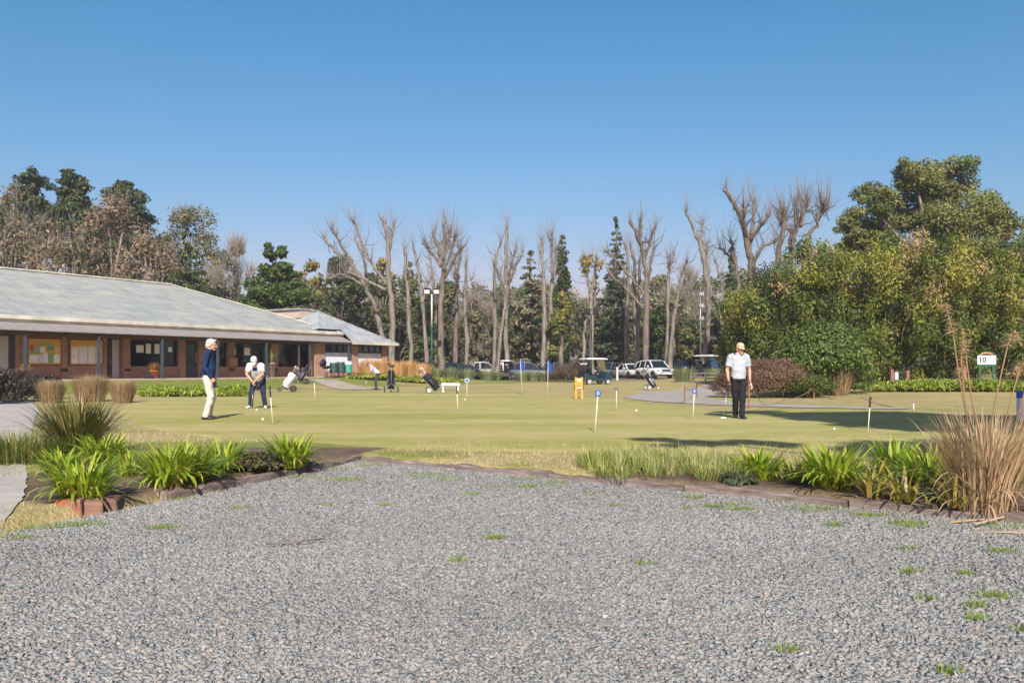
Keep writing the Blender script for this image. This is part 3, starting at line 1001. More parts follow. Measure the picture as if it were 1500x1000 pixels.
# brick piers
for a, b_ in ((-60, -42), (22, 27), (89, 97), (150, 155.5), (180, 190), (261, 271), (290.5, 300), (333, 343), (397, 407), (453, 461)):
    g = MB(); hbox(g, ws(a), ws(b_), 1.93, 2.3, 0, 2.36); g.build('pier', M['brick'], house)
# solid brick bays with the notice boards and low walls under windows
for a, b_ in ((-42, -16), (27, 89), (97, 150)):
    g = MB(); hbox(g, ws(a), ws(b_), 2.02, 2.22, 0, 2.36); g.build('wall', M['brick'], house)
for a, b_ in ((190, 261), (300, 333), (343, 378), (407, 453)):
    g = MB(); hbox(g, ws(a), ws(b_), 2.02, 2.22, 0, .62); g.build('wall', M['brick'], house)
    g = MB(); hbox(g, ws(a) + .01, ws(b_) - .01, 1.95, 2.26, .62, .70); g.build('sill', M['brick_red'], house)
    fr = MB()
    x0, x1 = ws(a), ws(b_)
    hbox(fr, x0, x0 + .06, 2.08, 2.16, .70, 2.36); hbox(fr, x1 - .06, x1, 2.08, 2.16, .70, 2.36)
    hbox(fr, x0 + .06, x1 - .06, 2.08, 2.16, 2.28, 2.36); hbox(fr, x0 + .06, x1 - .06, 2.08, 2.16, .70, .75)
    if x1 - x0 > 2.2: hbox(fr, (x0 + x1) / 2 - .03, (x0 + x1) / 2 + .03, 2.08, 2.16, .75, 2.28)
    f = fr.build('window', M['dark_metal'], house)
    p = MB(); hbox(p, x0 + .06, x1 - .06, 2.115, 2.125, .75, 2.28); p.build('pane', M['glass'], f)
    for s0, z0, w_, h_ in {190: ((.5, 1.55, .5, .45), (1.15, 1.5, .35, .6), (1.75, 1.5, .35, .6), (2.7, 1.62, .3, .3)), 343: ((.1, 1.5, .12, .4), (.95, 1.5, .5, .5),), 300: (), 407: ()}[a]:
        p = MB(); hbox(p, x0 + s0, x0 + s0 + w_, 2.10, 2.112, z0, z0 + h_); p.build('notice_paper', M['paper'], f)
# pale curtain panel at the right of the third window
g = MB(); hbox(g, ws(370), ws(378), 2.13, 2.18, .75, 2.28); g.build('curtain', mat('curtain', (.42, .40, .33), .9, .1, 8), house)
# doors
def door(a, b_, m_, kind, glazed=True, y=2.1):
    x0, x1 = ws(a), ws(b_)
    g = MB()
    if glazed:
        hbox(g, x0, x0 + .12, y, y + .05, 0, 2.3); hbox(g, x1 - .12, x1, y, y + .05, 0, 2.3)
        hbox(g, x0 + .12, x1 - .12, y, y + .05, 0, .75); hbox(g, x0 + .12, x1 - .12, y, y + .05, 2.1, 2.3)
    else:
        hbox(g, x0, x1, y, y + .05, 0, 2.3)
    d = g.build(kind, m_, house)
    if glazed:
        p = MB(); hbox(p, x0 + .12, x1 - .12, y + .02, y + .03, .75, 2.1); p.build('pane', M['glass'], d)
    h = MB(); h.bar((x1 - .1, y - .04, .95), (x1 - .1, y - .04, 1.6 if glazed else 1.1), .03, .03); h.build('handle', M['steel'], d)
door(271.5, 290, M['dark_metal'], 'door')
door(-16, 14, mat('pale_door', (.45, .44, .40), .6, .05, 3), 'door', False)
door(157, 167.5, M['dark_red'], 'door', False, 2.3)
door(168, 178.5, mat('grey_panel', (.42, .42, .40), .6, .05, 3), 'door_panel', False, 2.24)
door(378.5, 397, M['dark_metal'], 'door')
g = MB(); hbox(g, ws(14.3), ws(22), 2.05, 2.2, 0, 2.36); g.build('dark_post', M['dark_metal'], house)
# two notice boards
def board(a, b_, papers):
    x0, x1 = ws(a), ws(b_)
    g = MB(); hbox(g, x0, x1, 1.93, 1.99, .82, 2.18)
    b = g.build('notice_board', M['cork'], house)
    f = MB(); hbox(f, x0 - .06, x0, 1.90, 2.0, .76, 2.24); hbox(f, x1, x1 + .06, 1.90, 2.0, .76, 2.24); hbox(f, x0, x1, 1.90, 2.0, 2.18, 2.24); hbox(f, x0, x1, 1.90, 2.0, .76, .82)
    f.build('frame', M['wood_brown'], b)
    for k, (u, v_, w_, h_, c) in enumerate(papers):
        g = MB(); L = x1 - x0
        hbox(g, x0 + u * L, x0 + (u + w_) * L, 1.917 + .002 * (k % 3), 1.926 + .002 * (k % 3), .82 + v_ * 1.36, .82 + (v_ + h_) * 1.36)
        g.build('notice_paper', mat('notice', c, .9, .12, 14), b)
W_ = (.72, .72, .68)
board(40, 88, ((.03, .05, .28, .32, W_), (.33, .05, .13, .34, (.55, .6, .62)), (.47, .05, .12, .4, W_), (.60, .04, .16, .40, (.25, .38, .12)), (.78, .06, .18, .34, W_), (.05, .48, .12, .28, (.5, .10, .08)), (.2, .5, .12, .25, (.35, .36, .4)), (.03, .40, .30, .12, (.22, .42, .10)), (.36, .47, .16, .22, W_), (.58, .55, .2, .2, (.2, .3, .2)), (.30, .75, .45, .10, (.30, .42, .16)), (.82, .48, .12, .2, (.65, .5, .2))))
board(102, 149, ((.03, .04, .20, .3, W_), (.03, .36, .20, .36, W_), (.26, .04, .26, .72, (.66, .66, .64)), (.55, .04, .20, .72, (.68, .68, .66)), (.77, .08, .18, .62, (.62, .55, .34)), (.57, .3, .16, .2, (.5, .55, .5))))
for px_ in (92.5, 185.5, 338, 402):
    g = MB(); g.box((ws(px_), 1.88, .5), (.36, .09, .14)); g.build('wall_lamp', M['black'], house, bevel=.02)
# reception behind the right window: counter, screen, pale wall
g = MB(); hbox(g, ws(409) + .5, 20.9, 2.75, 3.2, .02, 1.15); g.build('reception_desk', mat('desk_wood', (.36, .12, .045), .5, .2, 3), house)
g = MB(); hbox(g, ws(418) + .9, ws(418) + 2.3, 3.35, 3.42, 1.3, 2.1); g.build('screen', M['black'], house)
g = MB(); hbox(g, ws(409) + 1.0, 20.94, 3.5, 3.56, .03, 2.55); g.build('inner_panel', mat('inner_panel', (.75, .68, .52), .9, .06, 2), house)
g = MB(); hbox(g, ws(412), ws(412) + 5.6, 10.1, 10.14, 1.0, 2.3); g.build('pane', M['glass'], house)
# posts along the veranda
for k in range(-3, 7):
    x = sx((118.9 * k + 37) / (1 + .0781 * k), 0)
    g = MB(); g.box((x, 0, 1.24), (.13, .13, 2.52)); g.box((x, 0, .04), (.2, .2, .08))
    g.build('veranda_post', M['blue_post'], house)
g = MB(); hbox(g, -14, 24.3, -.05, .10, 2.44, 2.55); g.build('veranda_beam', M['dark_metal'], house)
# lean-to roof over the veranda: a thin sloped slab from the fascia down to the post line
ZE = 2.575; ZU = 3.05
def slab(g, pts, th=.07):
    g.poly(pts, (0, 0, -th))
g = MB(); slab(g, [(-15, -.22, ZE), (24.3, -.22, ZE), (24.93, 1.55, ZU), (-15, 1.55, ZU)], .06)
g.build('veranda_roof', M['leanto'], house)
g = MB()
for k in range(-14, 24): hbox(g, k + .1, k + .17, -.1, 2.0, 2.45, 2.5)
g.build('veranda_rafters', M['wood_brown'], house)
# main roof
ZM = 3.33; K = 8.72; ZR = 6.75
E0 = -18.0
g = MB()
th = .12
A = (E0, 1.5, ZM); B = (24.9, 1.5, ZM); Cc = (24.9, 1.5 + 2 * K, ZM); D = (E0, 1.5 + 2 * K, ZM)
R0 = (E0 + K, 1.5 + K, ZR); R1 = (24.9 - K, 1.5 + K, ZR)
g.add([A, B, Cc, D, R0, R1], [(0, 1, 5, 4), (1, 2, 5), (2, 3, 4, 5), (3, 0, 4)])
g.build('roof', M['roof'], house)
g = MB(); g.bar((R0[0], R0[1], ZR + .03), (R1[0], R1[1], ZR + .03), .4, .09); g.bar((R1[0], R1[1], ZR + .04), (24.9, 1.5, ZM + .05), .16, .05)
g.bar((R1[0], R1[1], ZR + .04), (24.9, 1.5 + 2 * K, ZM + .05), .16, .05)
g.build('ridge_cap', M['cream'], house)
g = MB(); hbox(g, E0, 24.92, 1.38, 1.5, 3.03, ZM + .01); hbox(g, 24.92, 25.02, 1.38, 1.5 + 2 * K, 3.03, ZM + .01); g.build('fascia', M['cream'], house)
g = MB(); hbox(g, E0, 25.0, 1.26, 1.385, ZM - .17, ZM + .04); g.build('gutter', M['cream'], house, bevel=.02)
g = MB(); hbox(g, E0, 24.9, 1.52, 10, 2.9, 2.94); g.build('soffit', M['soffit'], house)
# the right wing
ZW = 2.62; HW = 4.32; ZP = ZW + 2.47
g = MB()
L0, L1 = 20.88, 29.52
apx = (L0 + HW, HW)
zr = lambda y_: ZW + (ZP - ZW) * (y_ + .1) / (HW + .1)
front = [(24.3, -.1, ZW), (L1, -.1, ZW), (apx[0], HW, ZP), (L0 + 1.6 * HW / (HW + .1) + .1, 1.6, zr(1.6)), (24.93, 1.6, zr(1.6))]
g.add(front, [tuple(range(5))])
g.add([(L1, -.1, ZW), (L1, 14, ZW), (apx[0], 14, ZP), (apx[0], HW, ZP)], [(0, 1, 2, 3)])
g.add([(front[3]), (apx[0], HW, ZP), (apx[0], 14, ZP), (L0, 14, ZW), (L0, 3, ZW + .4)], [(0, 1, 2, 3, 4)])
g.build('wing_roof', M['roof_metal'], house)
g = MB()
for k in range(1, 9):
    x = L1 - k * .5
    ym = (L1 - x) if x > apx[0] else HW
    g.bar((x, -.1, ZW + .025), (x, min(ym - .1, HW), zr(min(ym - .1, HW)) + .025), .05, .05)
for k in range(1, 3):
    x = apx[0] - k * .5
    g.bar((x, 1.62, zr(1.62) + .025), (x, HW - k * .5, zr(HW - k * .5) + .025), .05, .05)
for k in range(1, 24):
    y_ = .5 * k + .2
    xx = L1 - (y_ + .1) * (HW / (HW + .1)) if y_ < HW else apx[0]
    g.bar((L1, y_, ZW + .025), (max(xx, apx[0]), y_, ZW + (ZP - ZW) * min(1, (y_ + .1) / (HW + .1)) + .025), .05, .05)
g.build('roof_seams', M['roof_metal'], house)
g = MB(); g.bar((L1, -.1, ZW + .03), (apx[0], HW, ZP + .03), .18, .05); g.bar((apx[0], HW, ZP + .03), (L0 + 1.7, 1.6, zr(1.6) + .03), .14, .05); g.bar((apx[0], HW, ZP + .06), (apx[0], 14, ZP + .06), .3, .08)
g.build('hip_cap', M['roof_metal'], house)
g = MB(); hbox(g, 24.25, L1 + .05, -.22, -.1, ZW - .20, ZW + .02); hbox(g, L1 + .05, L1 + .17, -.22, 14, ZW - .2, ZW + .02); g.build('wing_fascia', M['cream'], house)
g = MB(); hbox(g, 20.9, L1, -.08, 13.9, ZW - .21, ZW - .17); g.build('wing_soffit', M['soffit'], house)
# ventilator along the ridge
g = MB(); hbox(g, apx[0] - 1.3, apx[0] - .1, HW + .6, 13, ZP - .55, ZP + .10); v_ = g.build('roof_vent', mat('vent_board', (.40, .33, .27), .8, .1, 3), house)
g = MB(); hbox(g, apx[0] - 1.5, apx[0] + .1, HW + .5, 13.1, ZP + .10, ZP + .2); g.build('vent_cap', M['roof_metal'], v_)
O5 = -.5
for a, b_ in ((461.5, 476), (515, 524), (560, 567.3)):
    g = MB(); hbox(g, sx(a, O5), sx(b_, O5), .48, .85, .02, 2.42); g.build('pier', M['brick_red'], house)
for a, b_ in ((476, 515), (524, 560)):
    x0, x1 = sx(a, O5), sx(b_, O5)
    g = MB(); hbox(g, x0, x1, .58, .75, .02, .45); g.build('wall', M['brick_red'], house)
    g = MB(); n = int((x1 - x0) / .09)
    for k in range(n):
        u0 = x0 + (x1 - x0) * k / n; u1 = x0 + (x1 - x0) * (k + 1) / n
        hbox(g, u0, u1, .60 + .02 * (k % 2), .66, .45, 1.78)
    g.build('shutter', mat('shutter_sheet', (.60, .66, .68), .6, .07, 5), house)
    fr = MB(); m_ = 4
    hbox(fr, x0, x1, .58, .68, 1.78, 1.86); hbox(fr, x0, x1, .58, .68, 2.34, 2.42)
    for k in range(m_ + 1):
        u = x0 + .05 + (x1 - x0 - .1) * k / m_; hbox(fr, u - .05, u + .05, .585, .675, 1.86, 2.34)
    f = fr.build('window', M['black'], house)
    p = MB(); hbox(p, x0 + .02, x1 - .02, .625, .635, 1.86, 2.34); p.build('pane', M['glass'], f)
g = MB(); hbox(g, L1 - .45, L1 - .25, .86, 13.5, 0, 2.42); hbox(g, 21.15, L1 - .45, 9, 9.2, 0, 2.42); g.build('wing_wall', M['brick_red'], house)


def hp(s, o, z=0.0):
    p = P0 + DV * s + NV * o
    return Vector((p[0], p[1], ZF + z))


# objects on the veranda
def pot(px, o, py, h, r0, r1, m_, name, label):
    s = sx(px, o); t_ = thing(name, label, 'planter', hp(s, o))
    g = MB(); g.lathe([(r0, 0), (r1, h * .92), (r1 + .03, h * .92), (r1 + .03, h), (r1 - .03, h), (r1 - .04, h * .9)], 18); g.build('pot', m_, t_, True)
    g = MB(); g.lathe([(r1 - .04, h * .86), (.01, h * .9)], 14, caps=False); g.build('soil', mat('potting_soil', (.05, .035, .025), .95, .3, 20), t_)
    return t_


t_ = pot(225.5, -.9, 551, .45, .17, .25, M['terracotta'], 'planter', 'orange terracotta pot with a dry plant by the veranda window')
V, F, C = strap_plant(401, 130, .55, .5, .03, (.22, .11, .03), (.40, .22, .06), 1.0, .45)
indexed('dead_plant', V, F, M['dry'], t_, C, loc=(0, 0, .38))
t_ = pot(397.5, -.5, 551, .98, .20, .27, mat('grey_pot', (.33, .30, .27), .85, .12, 5), 'planter', 'tall grey tapered planter with a green yellow plant near the bent golfer')
V, F, C = strap_plant(402, 90, .95, .4, .035, (.16, .17, .05), (.34, .30, .12), .8, .62)
indexed('plant', V, F, M['blade'], t_, C, loc=(0, 0, .88))
t_ = pot(36, -.9, 551, .35, .16, .22, M['terracotta'], 'planter', 'pot with a rusty shrub under the left notice board')
V, F, C = strap_plant(403, 110, .5, .5, .03, (.28, .16, .06), (.45, .32, .14), 1.2, .4)
indexed('plant', V, F, M['dry'], t_, C, loc=(0, 0, .3))
t_ = thing('hanging_box', 'brown box hung on a brick pier of the veranda', 'box', hp(sx(341, -1.75), -1.75, .72), house.rotation_euler.z)
g = MB(); g.box((0, 0, .3), (.6, .26, .5)); g.build('box_body', mat('cardboard', (.30, .19, .10), .85, .15, 6), t_, bevel=.01)
g = MB(); g.box((0, 0, .565), (.66, .32, .03)); g.build('lid', mat('cardboard_lid', (.35, .23, .13), .85, .15, 6), t_)
t_ = thing('rubbish_bag', 'dark low bundle on the veranda beside the orange pot', 'bundle', hp(sx(215.5, -.5), -.5))
g = MB(); g.ball((0, 0, .13), (.3, .22, .16)); g.ball((.25, .05, .09), (.2, .18, .1)); g.build('sack', M['black_cloth'], t_, True, voxel=.03)

# barbecue, drums on a red rack in front of the wing
bx_, by_ = hp(sx(478, .9), .9)[:2]
bq = thing('barbecue', 'black kettle barbecue with raised lid by the clubhouse corner', 'barbecue', on(bx_, by_), -.6)
g = MB(); g.lathe([(.02, .62), (.22, .66), (.30, .78), (.31, .86), (.28, .86), (.1, .72)], 18); g.build('bowl', M['black'], bq, True)
g = MB(); g.lathe([(.30, 0), (.30, .06), (.22, .18), (.02, .24)], 18); l_ = g.build('lid', M['black'], bq, True); l_.location = (-.30, 0, 1.02); l_.rotation_euler = (0, R(-82), 0)
for k in range(3):
    a = k * 2.094; g = MB(); g.tube([(.12 * math.cos(a), .12 * math.sin(a), .68), (.3 * math.cos(a), .3 * math.sin(a), 0)], .018, 6); g.build('leg', M['chrome_dull'], bq)
rk = thing('drum_rack', 'low red rack carrying three drums in front of shutters', 'rack', hp(sx(500, .75), .75, -.08), house.rotation_euler.z)
g = MB(); g.box((0, 0, .34), (2.6, .55, .06)); g.box((0, .2, .16), (2.5, .05, .05)); g.build('tray', M['red_paint'], rk)
for x in (-1.2, 0, 1.2):
    g = MB(); g.box((x, -.2, .155), (.07, .07, .31)); g.box((x, .25, .155), (.07, .07, .31)); g.build('leg', M['red_paint'], rk)
for dx, m_, h_, l_ in ((-.78, M['dark_green'], .72, 'dark green ribbed drum at the left of the red rack'), (-.05, M['dark_green'], .78, 'dark green drum in the middle of the red rack'), (.72, M['mint_paint'], .82, 'mint green drum with white top on the red rack')):
    q = hp(sx(500, .75), .75, -.08 + .37); q = q + Vector((DV[0] * dx, DV[1] * dx, 0))
    d_ = thing('drum', l_, 'drum', q)
    prof = [(.29, 0)]
    for k in range(1, 6): prof += [(.29, h_ * k / 6 - .03), (.305, h_ * k / 6), (.29, h_ * k / 6 + .03)]
    prof += [(.29, h_ * .97), (.27, h_), (.0, h_)]
    g = MB(); g.lathe(prof, 20, caps=False); g.build('barrel', m_, d_, True)
    if 'white' in l_:
        g = MB(); g.lathe([(.31, h_ * .72), (.31, h_ + .02), (.0, h_ + .03)], 20, caps=False); g.build('lid', M['dirty_white'], d_)

# ------------------------------------------------------------------ bare pollarded trees, traced limb by limb and stood at their own distance
def za(x, y): return 460 + x / 3.409, 280 + y / 3.409
def zb(x, y): return 840 + x / 3.124, 240 + y / 3.124


def twigs(rs, P, D, L, w, n2=5):
    """thin tapering shoots from points P along directions D: arrays V, F"""
    n = len(P)
    D = D / np.linalg.norm(D, axis=1)[:, None]
    a = np.cross(D, rs.randn(n, 3)); a /= np.linalg.norm(a, axis=1)[:, None]
    b = np.cross(D, a)
    L = np.asarray(L).reshape(-1, 1)
    w = np.asarray(w).reshape(-1, 1)
    mid = P + D * L * .5 + a * L * (.05 * rs.randn(n, 1))
    tip = mid + D * L * .5 + b * L * (.06 * rs.randn(n, 1)) + np.array((0, 0, .06)) * L
    rows = []
    for k in range(3):
        th = 2.094 * k
        rows.append(P + (a * math.cos(th) + b * math.sin(th)) * w)
    for k in range(3):
        th = 2.094 * k
        rows.append(mid + (a * math.cos(th) + b * math.sin(th)) * w * .65)
    rows.append(tip)
    V = np.stack(rows, 1).reshape(-1, 3)
    F = []
    for k in range(3):
        F.append((k, (k + 1) % 3, 3 + (k + 1) % 3)); F.append((k, 3 + (k + 1) % 3, 3 + k)); F.append((3 + k, 3 + (k + 1) % 3, 6))
    F = (np.array(F)[None] + 7 * np.arange(n)[:, None, None]).reshape(-1, 3)
    return V, F


def bare_tree(paths, Y, label, seed, r0=.42, zf=None, pale=True, shoots=1.0, group='bare pollarded trees by the car park', side=90):
    rs = np.random.RandomState(seed); r0 *= .66
    if zf: paths = [[zf(*p) for p in pa] for pa in paths]
    bx_, by_ = paths[0][0]
    X0 = (bx_ - 750) / FX * Y
    base = on(X0, Y, -.1)
    t_ = thing('bare_tree', label, 'tree', base, 0, group)
    g = MB()
    TP = []; TD = []; TL = []; SP = []; SD = []
    for k, pa in enumerate(paths):
        TP = []; TD = []; TL = []; SP = []; SD = []
        dy = 0; ysl = (rs.rand() - .5) * 2.2 if k else (rs.rand() - .5) * .6
        pts = []
        for j, p in enumerate(pa):
            w = at(p[0], p[1], Y)
            if j == 0 and p[1] > 528: w = Vector((w.x, w.y, base.z))
            u = j / max(1, len(pa) - 1)
            w.y += ysl * u * (1.6 if k else 1)
            pts.append(w - base)
        # resample with a little wobble
        cp = catmull([tuple(p) for p in pts], 5, False)
        cp[1:-1] += rs.randn(len(cp) - 2, 3) * .05
        ra = r0 * (1.0 if k == 0 else (.82 if pa[0][1] > 528 else .52)); rb = r0 * (.42 if k == 0 else .33)
        u = np.linspace(0, 1, len(cp))
        rad = ra * (1 - u) + rb * u
        rad = rad * (1 + .10 * rs.randn(len(cp)))
        if pa[0][1] > 528: rad[0] *= 1.35
        rad[-1] *= 1.35; rad[-2] *= 1.1          # pollard knuckle
        g.tube([tuple(p) for p in cp], list(rad), 9)
        # brooms of shoots at the cut end and along the upper limb
        m_ = int(24 * shoots)
        e = cp[-1]
        TP.append(np.tile(e, (m_, 1)) + rs.randn(m_, 3) * rb * .5)
        d = rs.randn(m_, 3) * .42 + np.array((0, 0, 1.0)); TD.append(d); TL.append(.8 + 3.0 * rs.rand(m_) ** 1.5)
        m2 = int(40 * shoots)
        q = .3 + .7 * rs.rand(m2); ii = (q * (len(cp) - 1)).astype(int)
        TP.append(cp[ii]); d = rs.randn(m2, 3) * .5 + np.array((0, 0, .8)); TD.append(d); TL.append(.6 + 1.7 * rs.rand(m2))
        m4 = int(5 * shoots)          # branchlets between limb and shoot
        q = .4 + .58 * rs.rand(m4); ii = (q * (len(cp) - 1)).astype(int)
        d = rs.randn(m4, 3) * .55 + np.array((0, 0, .75)); d /= np.linalg.norm(d, axis=1)[:, None]
        for p_, d_, l_ in zip(cp[ii], d, 1.0 + 1.8 * rs.rand(m4)):
            mid = p_ + d_ * l_ * .55; up_ = d_ * .6 + np.array((.15 * rs.randn(), .15 * rs.randn(), .6))
            g.tube([tuple(p_), tuple(mid), tuple(mid + up_ * l_ * .5)], [.045, .032, .014], 5)
        # short side growth along the whole stem
        m3 = int(side * (1 if k == 0 else .5))
        q = .12 + .88 * rs.rand(m3); ii = (q * (len(cp) - 1)).astype(int)
        SP.append(cp[ii]); d = rs.randn(m3, 3) * (1, 1, .5); SD.append(d)
        P = np.concatenate(TP + SP); D = np.concatenate(TD + SD)
        L = np.concatenate(TL + [.5 + .9 * rs.rand(sum(len(q_) for q_ in SP))])
        V, F = twigs(rs, P, D, L, .005 + .008 * rs.rand(len(P)))
        indexed('twigs', V, F, M['twig'], t_)
    g.build('trunk', M['bark_pale'] if pale else M['bark'], t_, True)
    return t_


bare_tree([[(395, 850), (388, 600), (376, 450), (370, 300), (360, 205), (342, 145)], [(372, 310), (388, 230), (398, 165)], [(366, 470), (290, 370), (235, 295), (195, 230)], [(360, 492), (250, 440), (165, 400)]], 84, 'bare pollarded tree just behind the right corner of the clubhouse roof', 1, .47, za)
bare_tree([[(352, 760), (310, 590), (268, 500), (195, 370), (112, 300), (55, 240)], [(192, 362), (140, 272), (105, 200)], [(265, 480), (250, 300), (210, 165)], [(262, 480), (150, 420), (80, 440)]], 88, 'leaning bare tree spreading to the left over the clubhouse wing', 2, .42, za, shoots=1.4, side=170)
bare_tree([[(488, 925), (477, 650), (462, 450), (455, 290)]], 76, 'single slender bare trunk left of the floodlight pole', 3, .34, za)
bare_tree([[(566, 880), (546, 600), (522, 420), (494, 268)], [(540, 560), (565, 480), (578, 430)]], 90, 'bare trunk with one fork just left of the floodlight pole', 4, .38, za)
bare_tree([[(612, 880), (602, 560), (590, 430), (578, 325)]], 97, 'pale bare trunk straight behind the floodlight lamps', 5, .34, za)
bare_tree([[(635, 925), (630, 650), (640, 450), (645, 330), (652, 145)], [(640, 370), (612, 260), (588, 195)], [(648, 345), (668, 250), (674, 200)], [(650, 400), (690, 290), (714, 215)], [(655, 430), (700, 345), (735, 288)], [(634, 375), (590, 310), (540, 252)]], 80, 'big bare tree with a crown of many cut limbs beside the floodlight pole', 6, .52, za, False, 1.2)
bare_tree([[(692, 900), (708, 700), (716, 500), (722, 390), (735, 285)], [(712, 520), (704, 430), (700, 352)]], 86, 'bare double topped trunk right of the big many limbed tree', 7, .42, za, False)
bare_tree([[(766, 880), (755, 600), (758, 450), (760, 345)]], 88, 'straight bare trunk in front of the dark parked car', 8, .34, za)
bare_tree([[(905, 880), (904, 600), (902, 400), (930, 245)], [(902, 590), (850, 510), (780, 435)]], 86, 'bare trunk with a long low limb reaching left, near the left golf cart', 9, .36, za)
bare_tree([[(965, 860), (955, 600), (960, 450), (958, 300), (965, 158)], [(968, 470), (1000, 400), (1042, 318)], [(952, 480), (925, 430), (900, 370)], [(970, 450), (985, 370), (1010, 290)]], 83, 'tall bare tree with forked crown behind the left golf cart', 10, .46, za)
bare_tree([[(905, 880), (930, 740), (950, 600), (956, 470)]], 81, 'slanting bare trunk leaning right behind the left golf cart', 11, .32, za)
bare_tree([[(1142, 890), (1150, 600), (1142, 400), (1136, 250)], [(1168, 890), (1185, 520), (1205, 380), (1212, 280)], [(1192, 420), (1186, 300), (1188, 218)]], 84, 'twin stemmed bare tree with fuzzy shoots behind the blue flag', 12, .44, za, shoots=1.3, side=240)
yt = bare_tree([[(1388, 880), (1385, 600), (1380, 500), (1362, 410), (1350, 345)], [(1386, 520), (1402, 430), (1412, 325)], [(1345, 880), (1352, 720), (1362, 600)]], 84, 'bare tree with yellow leaves left at its top, behind the right golf cart', 13, .36, za)
bare_tree([[(232, 940), (245, 700), (250, 450), (240, 375)]], 92, 'straight bare trunk behind the white saloon car', 14, .40, zb)
bare_tree([[(292, 930), (284, 650), (276, 440), (265, 385)], [(300, 930), (296, 600), (300, 430)]], 86, 'pair of close bare trunks behind the white off road car', 15, .42, zb)
bare_tree([[(330, 930), (333, 650), (334, 520), (320, 430), (290, 330), (258, 262)], [(322, 445), (345, 360), (366, 288)], [(338, 530), (355, 450), (366, 388)], [(318, 420), (304, 340), (302, 268)], [(326, 600), (270, 520), (200, 430), (150, 390)], [(322, 665), (230, 560), (160, 480)]], 82, 'large bare tree with two long drooping left limbs behind the white off road car', 16, .48, zb, False)
bare_tree([[(425, 935), (430, 650), (436, 500), (458, 428)], [(434, 510), (432, 460), (428, 432)]], 88, 'bare trunk on the left of a leaning pair in the centre right', 17, .36, zb)
bare_tree([[(436, 935), (460, 700), (490, 560), (518, 445)]], 87, 'bare trunk leaning right from a common foot, centre right', 18, .38, zb)
bare_tree([[(590, 930), (614, 750), (610, 560), (592, 430), (575, 370), (545, 290), (512, 228)], [(602, 430), (592, 340), (600, 268)], [(612, 520), (612, 430), (616, 372)]], 84, 'tall curving bare tree rising over the third dark golf cart', 19, .46, zb, shoots=1.3)
bare_tree([[(712, 900), (672, 700), (630, 590), (620, 480)], [(690, 660), (682, 540), (655, 445)]], 90, 'thin bare trunks leaning left, left of the walking golfer', 20, .30, zb)
bare_tree([[(748, 900), (756, 600), (738, 450), (714, 345)], [(742, 450), (715, 410), (690, 368)]], 74, 'bare forked tree directly behind the walking golfer', 21, .32, zb, False)
bare_tree([[(818, 930), (812, 500), (800, 400), (772, 270), (742, 200), (688, 120)], [(804, 390), (830, 250), (846, 168)], [(812, 350), (845, 290), (878, 240)], [(798, 350), (770, 280), (750, 220)], [(820, 455), (875, 375), (945, 345)]], 72, 'biggest bare tree with upswept limbs left above the bamboo', 22, .52, zb, False, 1.3)
bare_tree([[(925, 930), (940, 430), (962, 300), (938, 238)], [(985, 930), (1000, 400), (1030, 290), (1095, 175)], [(1002, 390), (1014, 290), (1010, 200)], [(1040, 930), (1055, 400), (1100, 290), (1120, 200)], [(1112, 240), (1135, 220), (1152, 208)], [(962, 310), (970, 260), (978, 222)], [(1040, 290), (1060, 220), (1072, 165)]], 66, 'group of bare stems fanning out above the middle of the bamboo', 23, .40, zb, False, 1.9)
# thin pale saplings in the far wood
for k, (px, top, Y, l) in enumerate(((699, 430, 104, 'thin pale sapling between two bare trunks, left of centre'), (716, 480, 106, 'short pale sapling left of the slanting trunk'), (1028, 425, 104, 'thin straight pole like sapling near the tall curving tree'), (806, 440, 100, 'slim sapling beside the twin stemmed tree'))):
    bare_tree([[(px, 550), (px + 1, (550 + top) / 2), (px + 3, top)]], Y, l, 40 + k, .15, None, True, .5, 'thin saplings among the bare trees', 60)
# leaves left on the yellow topped tree
rs = np.random.RandomState(77)
c_ = at(*za(1368, 345), 84) - yt.location
V, c = cloud(rs, [(c_.x, c_.y, c_.z, 1.0, 1, .8), (c_.x - .3, c_.y, c_.z - .9, .6, .6, .8), (c_.x + 1.1, c_.y, c_.z - .4, .5, .5, .8)], 420, .26, 1.4, ((.30, .22, .05), (.24, .20, .07)), .2)
quads('leaves', V, M['leaf'], yt, c)


# ------------------------------------------------------------------ leafy trees
DK = ((.045, .065, .024), (.065, .088, .028), (.09, .11, .035))
DKB = ((.05, .07, .034), (.075, .096, .042), (.11, .125, .058))
OL = ((.10, .115, .04), (.14, .14, .05), (.18, .165, .065))
BR = ((.25, .185, .125), (.20, .145, .09), (.14, .115, .06), (.31, .24, .165))
YE = ((.30, .23, .045), (.24, .21, .06), (.17, .16, .05))
GY = ((.16, .165, .08), (.21, .195, .11), (.26, .22, .13))
PG = ((.075, .12, .022), (.115, .155, .03), (.05, .085, .02))


